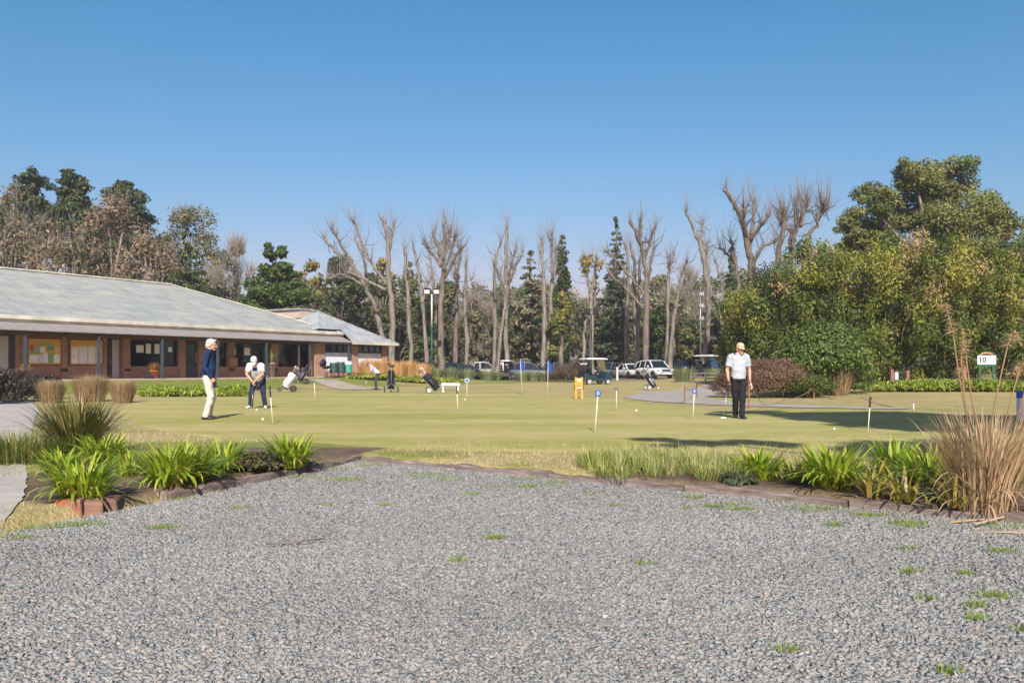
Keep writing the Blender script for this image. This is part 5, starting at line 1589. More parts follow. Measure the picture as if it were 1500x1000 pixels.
def person(label, loc, rz, P, col, cat='person', head='bare', extras=None, lod=1.0):
    """P: joints in metres, the figure facing local -Y; +x is its left. One body mesh, clothes as children."""
    t_ = thing('person', label, cat, loc, rz)
    fw = Vector(P.get('face', (0, -1, 0))).normalized()
    up = Vector(P.get('crown', (0, 0, 1))).normalized()
    rt = up.cross(fw).normalized() * -1          # towards the left hand side of the figure
    fw = rt.cross(up) * -1 if False else (fw - up * fw.dot(up)).normalized()
    hc = Vector(P['head'])
    B = MB()
    # head: skull, jaw, nose, ears, brow, neck
    rot = Matrix((rt, -fw, up)).transposed()
    def hp_(x, y, z): return hc + rt * x + fw * y + up * z
    B.ball(hp_(0, -.012, .03), (.076, .096, .095), 16, 12, rot)
    B.ball(hp_(0, .022, -.045), (.058, .068, .075), 14, 10, rot)
    B.ball(hp_(0, .082, -.098), (.03, .022, .02), 10, 6, rot)
    B.tube([hp_(0, .088, .02), hp_(0, .108, -.012), hp_(0, .116, -.028), hp_(0, .09, -.036)], [.010, .014, .017, .010], 8)
    B.ball(hp_(0, .086, -.066), (.026, .012, .009), 10, 6, rot)
    B.tube([hp_(-.05, .072, .034), hp_(0, .092, .036), hp_(.05, .072, .034)], [.010, .012, .010], 8)
    for s in (-1, 1):
        B.ball(hp_(s * .08, -.008, -.01), (.012, .022, .033), 10, 7, rot)
        B.ball(hp_(s * .042, .066, -.03), (.024, .02, .02), 8, 6, rot)
    nb = Vector(P['neck'])
    B.tube([nb - up * .03, nb.lerp(hc, .5) - fw * .005, hc - up * .05], [.068, .058, .056], 12)
    # trunk, arms and legs of the body (clothes lie over them)
    ch = Vector(P['chest']); pv = Vector(P['pelvis'])
    sh = {s: Vector(P['sh' + s]) for s in 'LR'}
    B.tube([pv - V3(0, 0, .06), pv, pv.lerp(ch, .5), ch, ch.lerp(nb, .65), nb], [(.13, .10), (.155, .115), (.14, .11), (.165, .115), (.14, .09), (.065, .06)], 16, side=(sh['L'] - sh['R']))
    for s in 'LR':
        el, wr = Vector(P['el' + s]), Vector(P['wr' + s])
        B.ball(sh[s], .062)
        B.tube([sh[s].lerp(nb, .4), sh[s]], [.06, .06], 10)
        B.tube([sh[s], sh[s].lerp(el, .5), el, el.lerp(wr, .3), wr], [.055, .05, .042, .042, .027], 10)
        B.ball(el, .041)
        hd = P.get('hd' + s); 
        hand(B, wr, hd[0], hd[1], hd[2], hd[3])
        hj, kn, an = Vector(P['hip' + s]), Vector(P['kn' + s]), Vector(P['an' + s])
        B.tube([hj, hj.lerp(kn, .5), kn, kn.lerp(an, .35), an], [.088, .078, .056, .056, .04], 10)
    B.build('body', M['skin'], t_, True, voxel=.0075)
    # shirt
    bel = P.get('belly', 1.0)
    g = MB()
    sd = sh['L'] - sh['R']
    wst = pv + (ch - pv) * .1
    fwd_t = Vector(P.get('front', (0, -1, 0)))
    g.tube([wst - (ch - pv) * .18, wst, wst.lerp(ch, .45) + fwd_t * .03 * (bel - .6), ch, ch.lerp(nb, .6), nb + (nb - ch).normalized() * .0], [(.178, .128 * bel), (.178, .135 * bel), (.172, .135 * bel), (.186, .132), (.165, .10), (.075, .068)], 20, side=sd)
    slv = P.get('sleeve', .62)
    for s in 'LR':
        el, wr = Vector(P['el' + s]), Vector(P['wr' + s])
        g.tube([sh[s].lerp(nb, .45), sh[s].lerp(nb, .15), sh[s]], [.075, .078, .075], 12)
        g.ball(sh[s], .074)
        if slv <= 1:
            e = sh[s].lerp(el, slv)
            g.tube([sh[s], sh[s].lerp(e, .5), e], [.074, .074, .078], 12)
        else:
            g.tube([sh[s], sh[s].lerp(el, .5), el, el.lerp(wr, .5), wr], [.072, .066, .060, .053, .043], 12)
            g.ball(el, .06)
    if P.get('collar', True):
        g.tube([nb - up * .015, nb + up * .03], [(.082, .076), (.074, .07)], 14, side=sd)
    o = g.build('shirt', col['shirt'], t_, True, voxel=.011)
    tx = bpy.data.textures.get('folds') or bpy.data.textures.new('folds', 'CLOUDS'); tx.noise_scale = .13
    md = o.modifiers.new('d', 'DISPLACE'); md.texture = tx; md.strength = .036; md.mid_level = .55
    # trousers
    g = MB()
    g.tube([pv + (ch - pv) * .16, pv, pv - V3(0, 0, .09)], [(.168, .122), (.176, .135), (.15, .12)], 18, side=sd)
    for s in 'LR':
        hj, kn, an = Vector(P['hip' + s]), Vector(P['kn' + s]), Vector(P['an' + s])
        g.tube([hj + V3(0, 0, .06), hj.lerp(kn, .4), kn, kn.lerp(an, .5), an + (kn - an) * .0 - V3(0, 0, .03)], [.104, .096, .078, .071, .068], 14)
        g.ball(kn, .077)
    o = g.build('trousers', col['trousers'], t_, True, voxel=.011)
    md = o.modifiers.new('d', 'DISPLACE'); md.texture = tx; md.strength = .034; md.mid_level = .55
    if 'belt' in col:
        g = MB(); b0 = pv + (ch - pv) * .13
        g.tube([b0, b0 + (ch - pv) * .1], [(.175, .135 * bel)] * 2, 20, side=sd); g.build('belt', col['belt'], t_, True)
    # shoes
    for s in 'LR':
        an = Vector(P['an' + s]); td = Vector(P['toe' + s]).normalized()
        g = MB()
        z0 = an.z - .085
        a = V3(an.x, an.y, z0)
        g.tube([a - td * .07 + V3(0, 0, .035), a - td * .05 + V3(0, 0, .045), a + td * .04 + V3(0, 0, .05), a + td * .11 + V3(0, 0, .036), a + td * .175 + V3(0, 0, .028), a + td * .195 + V3(0, 0, .024)], [(.026, .03), (.038, .045), (.043, .048), (.05, .034), (.042, .026), (.02, .014)], 12, side=td.cross(V3(0, 0, 1)))
        g.ball(a + V3(0, 0, .07), (.046, .046, .045))
        g.build('shoe', col['shoe'], t_, True, voxel=.008)
        g = MB(); g.tube([a - td * .09 + V3(0, 0, .008), a - td * .03 + V3(0, 0, .008), a + td * .1 + V3(0, 0, .008), a + td * .185 + V3(0, 0, .008)], [(.03, .008), (.042, .008), (.05, .008), (.026, .008)], 10, side=td.cross(V3(0, 0, 1)))
        g.build('sole', col.get('sole', M['rubber']), t_)
    # hair or cap
    if head == 'hair':
        g = MB()
        g.ball(hp_(0, -.022, .045), (.092, .108, .098), 16, 12, rot)
        g.ball(hp_(0, -.065, -.02), (.082, .066, .085), 14, 10, rot)
        g.tube([hp_(-.06, .05, .10), hp_(0, .07, .115), hp_(.06, .05, .10)], [.022, .028, .022], 8)
        o = g.build('hair', M['hair_grey'], t_, True, voxel=.009)
        tx2 = bpy.data.textures.get('locks') or bpy.data.textures.new('locks', 'CLOUDS'); tx2.noise_scale = .035
        md = o.modifiers.new('d', 'DISPLACE'); md.texture = tx2; md.strength = .03
    else:
        g = MB()
        prof = [(.102, -.002), (.105, .03), (.098, .065), (.072, .1), (.035, .118), (.0, .122)]
        vs = MB(); vs.lathe(prof, 20, caps=False)
        pv_ = vs.v[0] @ np.diag((.86, 1.02, 1.0))
        g.add([hp_(p[0], p[1] - .006, p[2] + .035) for p in pv_], vs.f)
        ring = []
        for k in range(13):
            a = -1.15 + 2.3 * k / 12
            ring.append((math.sin(a) * .078, math.cos(a) * .09 - .006, .034))
        outer = [(x * 1.02, y + .085 * math.cos((k - 6) / 6 * 1.35), .034 - .022) for k, (x, y, z) in enumerate(ring)]
        n_ = len(ring)
        g.add([hp_(*p) for p in ring + outer] + [hp_(p[0], p[1], p[2] + .008) for p in ring + outer], [(k, k + 1, n_ + k + 1, n_ + k) for k in range(n_ - 1)] + [(2 * n_ + k, 3 * n_ + k, 3 * n_ + k + 1, 2 * n_ + k + 1) for k in range(n_ - 1)] + [(n_ + k, n_ + k + 1, 3 * n_ + k + 1, 3 * n_ + k) for k in range(n_ - 1)])
        cp_ = g.build('cap', col['cap'], t_, True)
        if 'badge' in col:
            b = MB(); b.ball(hp_(0, .088, .085), (.03, .008, .012), 10, 6, rot); b.build('badge', col['badge'], cp_)
        g = MB(); g.ball(hp_(0, -.06, -.005), (.076, .05, .05), 12, 8, rot); g.build('hair', M['hair_grey'], t_, True)
    if col.get('glasses'):
        g = MB()
        for s in (-1, 1): g.ball(hp_(s * .034, .083, .008), (.03, .012, .02), 10, 6, rot)
        g.tube([hp_(-.078, .0, .012), hp_(-.062, .07, .012), hp_(0, .094, .014), hp_(.062, .07, .012), hp_(.078, .0, .012)], .005, 6)
        g.build('sunglasses', M['black'], t_, True)
    else:
        for s in (-1, 1):
            g = MB(); g.ball(hp_(s * .032, .079, .008), (.013, .008, .007), 8, 6, rot); g.build('eye', mat('eye', (.05, .035, .03), .2, .1), t_, True)
    return t_


PM = {}
def cloth(name, c, bs=90):
    if name not in PM: PM[name] = mat(name, c, .9, .12, 7, .25, bs, spec=.15)
    return PM[name]


def putter(label, top, bot, grip, loc, rz, blade=(1, 0, 0), group='putters in golfers hands'):
    t_ = thing('putter', label, 'putter', loc, rz, group)
    a, b = Vector(top), Vector(bot)
    g = MB(); g.tube([a.lerp(b, .28), b + V3(0, 0, .02)], [.0065, .0055], 8); g.build('shaft', M['steel'], t_, True)
    g = MB(); g.tube([a, a.lerp(b, .3)], [.017, .011], 8); g.build('grip', grip, t_, True)
    g = MB(); d = Vector(blade).normalized(); g.bar(b - d * .05 + V3(0, 0, .014), b + d * .065 + V3(0, 0, .014), .035, .026); g.build('head', M['steel'], t_, bevel=.004)
    return t_


GZ = .112
# golfer with the khaki cap, walking towards us
x, y = gp(1082, 612.5, GZ)
LR_ = dict(pelvis=(0, .02, .93), chest=(0, .02, 1.27), neck=(.0, 0, 1.47), head=(.025, -.04, 1.585), face=(.28, -.93, -.12), crown=(0, -.12, 1),
           shL=(.185, .01, 1.405), shR=(-.185, .02, 1.405), elL=(.265, .05, 1.12), elR=(-.25, .06, 1.12), wrL=(.245, -.05, .89), wrR=(-.255, -.06, .89),
           hdL=((.0, -.12, -1), (-1, -.3, 0), 1, .45), hdR=((-.05, -.25, -1), (1, -.2, 0), -1, .75),
           hipL=(.09, .02, .9), hipR=(-.09, .02, .9), knL=(.065, -.07, .5), knR=(-.055, .05, .5), anL=(.03, -.17, .085), anR=(-.02, .19, .10), toeL=(.1, -1, 0), toeR=(-.15, -1, 0), sleeve=.72, belly=1.12, hip=1)
person('golfer in khaki cap, sunglasses and pale grey polo, walking', (x, y, GZ), R(2), LR_, dict(shirt=cloth('pale_grey_polo', (.37, .415, .45)), trousers=cloth('black_trousers', (.018, .018, .022)), shoe=M['black'], cap=cloth('khaki_cap', (.46, .38, .24)), badge=M['black'], glasses=True), head='cap')
putter('putter carried in the right hand of the walking golfer', (-.262, -.11, .86), (-.40, -.13, 0), M['black'], (x, y, GZ), R(2), (1, -.2, 0))
gv = thing('golf_glove', 'white glove held in left hand of the walking golfer', 'glove', (x, y, GZ), R(2))
g = MB(); hand(g, V3(.25, -.07, .81), (.25, -.1, -1), (-1, -.3, 0), 1, .3, .95); g.build('glove_body', M['white'], gv, True, voxel=.008)

# navy sweater golfer seen from the side
x, y = gp(306, 614, GZ)
LL = dict(pelvis=(0, .03, .97), chest=(0, .01, 1.34), neck=(0, -.02, 1.55), head=(0, -.055, 1.675), face=(.0, -1, -.18), crown=(0, -.16, 1),
          shL=(.19, .0, 1.475), shR=(-.19, .0, 1.475), elL=(.25, .05, 1.18), elR=(-.25, .06, 1.17), wrL=(.24, -.06, .95), wrR=(-.22, -.10, .93),
          hdL=((0, -.3, -1), (-1, 0, 0), 1, .5), hdR=((0, -.35, -1), (1, -.2, 0), -1, .55),
          hipL=(.09, .03, .93), hipR=(-.09, .03, .93), knL=(.1, -.07, .51), knR=(-.1, -.06, .51), anL=(.12, .03, .085), anR=(-.11, .06, .085), toeL=(.15, -1, 0), toeR=(-.15, -1, 0), sleeve=2, belly=1.18, front=(0, -1, 0))
person('grey haired golfer in navy sweater and beige trousers, side view', (x, y, GZ), R(100), LL, dict(shirt=cloth('navy_sweater', (.012, .032, .078), 160), trousers=cloth('beige_trousers', (.54, .51, .43)), shoe=mat('dark_shoe', (.03, .025, .025), .45, .2, 8)), head='hair')
gv = thing('golf_glove', 'dark glove held by the navy sweater golfer', 'glove', (x, y, GZ), R(100))
g = MB(); hand(g, V3(-.215, -.14, .86), (0, -.28, -1), (1, 0, 0), -1, .25, .95); g.build('glove_body', M['black_cloth'], gv, True, voxel=.008)

# bent putting golfers
def putting(scale=1.0):
    return dict(pelvis=(0, .14, .86), chest=(0, -.10, 1.13), neck=(0.0, -.245, 1.285), head=(.01, -.335, 1.355), face=(.05, -.62, -.78), crown=(0, -.78, .62),
                shL=(.185, -.17, 1.235), shR=(-.185, -.17, 1.235), elL=(.225, -.27, .985), elR=(-.225, -.27, .985), wrL=(.045, -.37, .80), wrR=(-.015, -.38, .765),
                hdL=((-.25, -.2, -1), (-.9, .3, .1), 1, .95), hdR=((.22, -.15, -1), (.9, .3, .1), -1, .95),
                hipL=(.10, .12, .84), hipR=(-.10, .12, .84), knL=(.165, .0, .47), knR=(-.165, .0, .47), anL=(.215, .05, .085), anR=(-.215, .05, .085), toeL=(.35, -1, 0), toeR=(-.35, -1, 0), sleeve=.75, belly=1.1, front=(0, -.8, -.4))


x, y = gp(377, 598, GZ)
pg_ = person('golfer in white cap and white polo, bent over a putt', (x, y, GZ), R(0), putting(), dict(shirt=cloth('white_polo', (.56, .57, .58)), trousers=cloth('navy_trousers', (.022, .03, .05)), shoe=M['dirty_white'], sole=M['rubber'], cap=cloth('white_cap', (.62, .62, .62))), head='cap')
g = MB(); g.poly([(-.075, -.272, 1.165), (.075, -.272, 1.165), (.07, -.235, 1.08), (-.07, -.235, 1.08)], (0, .05, .03)); g.build('chest_panel', cloth('navy_panel', (.03, .05, .09)), pg_, bevel=.01)
g = MB(); g.poly([(-.07, -.225, 1.05), (.07, -.225, 1.05), (.055, -.16, .95), (-.055, -.16, .95)], (0, .05, .03)); g.build('chest_panel', cloth('teal_panel', (.30, .42, .42)), pg_, bevel=.01)
putter('blue gripped putter held by the bent golfer in white', (.02, -.37, .80), (-.02, -.50, 0), M['blue'], (x, y, GZ), 0, (1, 0, 0))
x3, y3 = gpt(550, 571)
person('distant golfer in lilac shirt and purple cap, bent sideways putting', on(x3, y3, .012), R(-80), putting(), dict(shirt=cloth('lilac_shirt', (.45, .43, .52)), trousers=cloth('charcoal_trousers', (.05, .05, .06)), shoe=M['black'], cap=cloth('purple_cap', (.12, .09, .20))), head='cap')
putter('putter of the distant lilac shirted golfer', (.02, -.37, .80), (-.02, -.62, 0), M['black'], on(x3, y3, .012), R(-80))


# ------------------------------------------------------------------ bags and trolleys
def wheel(parent, name, c, r, w, hubm, rz=0.0, spokes=6):
    """tyre with a rim sub-part, axle along x"""
    g = MB()
    g.lathe([(r * .8, -w * .5), (r * .97, -w * .5), (r, -w * .25), (r, w * .25), (r * .97, w * .5), (r * .8, w * .5), (r * .8, -w * .5)], 22, axis='X', caps=False)
    t_ = g.build(name, M['rubber'], parent, True, loc=c)
    g = MB(); g.lathe([(r * .82, -w * .3), (r * .82, w * .3)], 22, axis='X', caps=False); g.lathe([(r * .70, w * .3), (r * .70, -w * .3)], 22, axis='X', caps=False)
    g.lathe([(r * .70, w * .3), (r * .82, w * .3)], 22, axis='X', caps=False); g.lathe([(r * .82, -w * .3), (r * .70, -w * .3)], 22, axis='X', caps=False)
    g.lathe([(r * .2, -w * .45), (r * .2, w * .45)], 12, axis='X')
    for k in range(spokes):
        a = k * 6.2832 / spokes; g.bar((0, math.cos(a) * r * .15, math.sin(a) * r * .15), (0, math.cos(a) * r * .76, math.sin(a) * r * .76), w * .4, r * .16)
    g.build('rim', hubm, t_)
    return t_


def trolley(label, loc, rz, bagm, pocketm, blab, hub=None, covers=M['black'], hoodm=None, lean=38, sc=1.0):
    """golf bag strapped on a pull trolley; handle towards local -x, small wheel towards +x"""
    grp = 'golf bags on trolleys around the green'
    tr = thing('golf_trolley', label, 'trolley', loc, rz, None, sc)
    a = R(lean); ax = V3(-math.sin(a), 0, math.cos(a)); nx = V3(math.cos(a), 0, math.sin(a))
    b0 = V3(.22, 0, .20)
    hub = hub or M['steel']
    for s in (-1, 1):
        w = wheel(tr, 'wheel', (-.18, s * .32, .15), .15, .05, hub); w.rotation_euler = (0, 0, R(90))
    w = wheel(tr, 'wheel', (.48, 0, .11), .11, .05, hub); w.rotation_euler = (0, 0, R(90))
    g = MB(); g.tube([b0 + V3(.26, 0, -.09), b0 + V3(0, 0, -.03), b0 + ax * .5 - nx * .17, b0 + ax * .95 - nx * .17, b0 + ax * 1.18 - nx * .1], .016, 8)
    for s in (-1, 1): g.tube([b0 + ax * .35 - nx * .17, V3(-.18, s * .3, .15)], .012, 6)
    g.tube([V3(-.18, -.32, .15), V3(-.18, .32, .15)], .012, 6)
    g.build('frame', M['chrome_dull'], tr, True)
    h0 = b0 + ax * 1.18 - nx * .1
    g = MB(); g.tube([h0 + V3(0, -.12, 0), h0 + V3(-.05, -.06, .02), h0 + V3(-.06, 0, .02), h0 + V3(-.05, .06, .02), h0 + V3(0, .12, 0)], .018, 8); g.tube([h0, h0 + V3(-.06, 0, .02)], .016, 6); g.build('handle', M['black'], tr, True)
    g = MB(); g.box(h0 + V3(.05, 0, -.02), (.1, .14, .06), ry=-.4); g.build('console', M['black'], tr, bevel=.01)
    bg = thing('golf_bag', blab, 'golf bag', loc, rz, grp, sc)
    y_ = V3(0, 1, 0)
    g = MB(); g.tube([b0, b0 + ax * .06, b0 + ax * .45, b0 + ax * .80, b0 + ax * .86], [(.15, .15), (.17, .165), (.16, .155), (.165, .16), (.15, .145)], 18, side=y_); g.build('bag_body', bagm, bg, True)
    g = MB(); g.tube([b0 + ax * .83, b0 + ax * .88], [(.172, .165)] * 2, 18, side=y_); g.tube([b0 - ax * .01, b0 + ax * .05], [(.176, .172)] * 2, 18, side=y_); g.build('rim', M['black'], bg)
    rot = Matrix((nx, y_, ax)).transposed()
    for off, s0, hh, ww in ((.165, .22, .32, .24), (.16, .60, .24, .19)):
        g = MB(); g.ball(b0 + ax * (s0 + hh * .3) + nx * off, (.06, ww * .55, hh * .6), 14, 10, rot); g.build('pocket', pocketm, bg, True)
    for s in (-1, 1):
        g = MB(); g.ball(b0 + ax * .36 + y_ * .155 * s, (.09, .06, .26), 12, 8, rot); g.build('pocket', pocketm, bg, True)
    g = MB(); g.tube([b0 + ax * .75 + nx * .13, b0 + ax * .6 + nx * .24, b0 + ax * .35 + nx * .22, b0 + ax * .2 + nx * .14], [(.03, .008)] * 4, 8, side=y_); g.build('strap', M['black_cloth'], bg, True)
    rs = np.random.RandomState(int(abs(loc[0]) * 100))
    if hoodm is not None:
        g = MB(); g.tube([b0 + ax * .85, b0 + ax * 1.0, b0 + ax * 1.12, b0 + ax * 1.17], [(.14, .135), (.13, .12), (.08, .08), (.02, .02)], 16, side=y_); g.build('hood', hoodm, bg, True)
    else:
        for k in range(9):
            p = b0 + ax * .8 + y_ * (.09 * (k % 3 - 1)) + nx * (.08 * (k // 3 - 1))
            q = p + ax * (.26 + .13 * rs.rand()) + y_ * .02 * rs.randn() + nx * .02 * rs.randn()
            g = MB(); g.tube([p, q], .006, 6)
            if k >= 6:
                g.ball(q + ax * .03, (.035, .05, .06), 10, 8, rot)
            else:
                g.bar(q - y_ * .01, q + y_ * .065 + ax * .03, .022, .05)
            g.build('club', covers if k >= 6 else M['steel'], bg, k >= 6)
    return tr, bg


WB = mat('white_bag_cloth', (.66, .66, .67), .7, .08, 9); GB = mat('grey_bag_cloth', (.10, .10, .115), .8, .2, 9)
def tl(px, py, rz, *a, **k):
    x, y = gpt(px, py); q = on(x, y, .012); return trolley(a[0], (q.x, q.y, q.z), rz, *a[1:], **k)
tl(573, 575, R(100), 'trolley under the upright black golf bag near the lilac shirted golfer', M['black_cloth'], GB, 'upright black golf bag with club heads, left of the slanted one', lean=24, hub=M['chrome_dull'])
tl(634, 576, R(8), 'trolley with pale spoked wheels under the slanted black golf bag', M['black_cloth'], M['black'], 'slanting black golf bag before the white bench', hub=M['dirty_white'], lean=42, covers=M['dirty_white'])
tl(424, 574, R(190), 'trolley carrying the white golf bag beside the veranda path', WB, WB, 'white and black golf bag on the lawn in front of the veranda', covers=M['dirty_white'], lean=32, hub=M['black'])
tl(444, 562, R(185), 'trolley of the dark hooded bag by the veranda post', M['black_cloth'], GB, 'dark hooded golf bag by a veranda post, behind the white bag', hoodm=M['black_cloth'], lean=30, hub=M['black'], sc=1.0)
tl(380, 575, R(200), 'trolley mostly hidden behind the bent golfer in white', M['black_cloth'], M['black'], 'black golf bag hidden behind the bent golfer in white', lean=40, hub=M['black'], sc=.72)
tl(953, 571, R(10), 'small trolley out on the lawn before the white cars', M['black_cloth'], M['chrome_dull'], 'black and silver golf bag alone on the lawn before white cars', lean=36, hub=M['dirty_white'], sc=.9)


# ------------------------------------------------------------------ golf carts and cars
def cart(label, x, y, rz, bodym, rear_white=False, group='golf carts'):
    """golf cart; front towards local -y"""
    t_ = thing('golf_cart', label, 'golf cart', on(x, y), rz, group)
    def prism(g, prof, x0, x1):
        n = len(prof)
        g.add([(x0, p[0], p[1]) for p in prof] + [(x1, p[0], p[1]) for p in prof], [tuple(range(n)), tuple(reversed(range(n, 2 * n)))] + [(k, n + k, n + (k + 1) % n, (k + 1) % n) for k in range(n)])
    g = MB(); prism(g, [(-1.18, .28), (-1.22, .55), (-1.05, .82), (-.72, .92), (-.66, .40), (.05, .38), (.10, .62), (.70, .66), (.82, .80), (1.12, .74), (1.18, .34), (.2, .26)], -.56, .56)
    g.build('body', bodym, t_, bevel=.04)
    g = MB(); g.box((0, .28, .70), (1.05, .5, .14)); g.build('seat', M['black'], t_, bevel=.04)
    g = MB(); g.box((0, .58, .98), (1.05, .12, .42), rx=-.15); g.build('backrest', M['black'], t_, bevel=.04)
    for sx_ in (-.52, .52):
        g = MB(); g.tube([(sx_, -.82, .85), (sx_, -.52, 1.80)], .02, 6); g.build('roof_post', M['black'], t_)
        g = MB(); g.tube([(sx_, .78, .78), (sx_, .72, 1.80)], .02, 6); g.build('roof_post', M['black'], t_)
    g = MB(); g.box((0, .08, 1.84), (1.18, 1.78, .09)); g.box((0, .08, 1.90), (1.0, 1.5, .05)); g.build('roof', M['dirty_white'], t_, bevel=.03)
    g = MB(); g.poly([(-.5, -.80, .92), (.5, -.80, .92), (.5, -.535, 1.76), (-.5, -.535, 1.76)], (0, .012, 0)); g.build('windscreen', M['glass'], t_)
    g = MB(); g.tube([(-.26, -.62, .85), (-.26, -.38, 1.08)], .018, 6); sw = g.build('steering_column', M['black'], t_)
    g = MB()
    for k in range(16):
        a, b_ = k * .3927, (k + 1) * .3927
        f = lambda q: (-.26 + .17 * math.cos(q), -.37 + .08 * math.sin(q), 1.09 + .15 * math.sin(q))
        g.bar(f(a), f(b_), .022, .022)
    g.build('steering_wheel', M['black'], sw)
    for sx_ in (-.52, .52):
        for yy in (-.82, .80): wheel(t_, 'wheel', (sx_, yy, .23), .23, .2, M['dirty_white'])
        g = MB(); g.ball((sx_ * .72, -1.19, .60), (.09, .04, .06)); g.build('headlight', M['dirty_white'], t_, True)
    g = MB(); g.tube([(-.5, 1.0, 1.1), (-.3, 1.22, 1.1), (.3, 1.22, 1.1), (.5, 1.0, 1.1)], .02, 6); g.tube([(-.3, 1.22, 1.1), (-.3, 1.1, .7)], .02, 6); g.tube([(.3, 1.22, 1.1), (.3, 1.1, .7)], .02, 6); g.build('bag_rack', M['black'], t_)
    for s in (-.26, .24):
        g = MB(); g.tube([(s, 1.05, .62), (s, 1.0, 1.0), (s, .94, 1.38)], [.14, .13, .13], 12)
        b_ = g.build('bag', M['black_cloth'], t_, True)
        g = MB()
        for k in range(5): g.ball((s + .1 * math.cos(k * 1.3), .92 + .09 * math.sin(k * 1.3), 1.46 + .04 * (k % 2)), (.04, .05, .05), 8, 6)
        g.build('clubs', M['chrome_dull'] if k % 2 else M['dirty_white'], b_)
    if rear_white:
        g = MB(); g.box((.3, .80, 1.42), (.5, .03, .66)); g.box((.3, .80, 1.0), (.5, .03, .12)); cv = g.build('rear_curtain', M['white'], t_)
        g = MB(); g.box((.33, .825, 1.42), (.34, .02, .34)); g.build('curtain_window', M['car_glass'], cv)
        g = MB(); g.box((.56, .3, 1.35), (.02, 1.0, .85)); g.build('side_curtain', M['white'], t_)
    return t_


DCART = carpaint('dark_teal_paint', (.02, .045, .06)); DBR = carpaint('dark_maroon_paint', (.05, .04, .045))
x, y = gpt(741, 556.5); cart('dark golf cart with white rear curtain, seen from behind at left', x, y + .6, R(168), DBR, True)
x, y = gpt(872, 563); cart('dark teal golf cart with clear cream roof, right of the brown hedge', x, y + .8, R(118), DCART)
x, y = (1036 - 750) / FX * 72, 72; cart('shaded navy golf cart half hidden behind the walking golfer', x, y, R(35), carpaint('navy_cart_paint', (.012, .02, .05)))


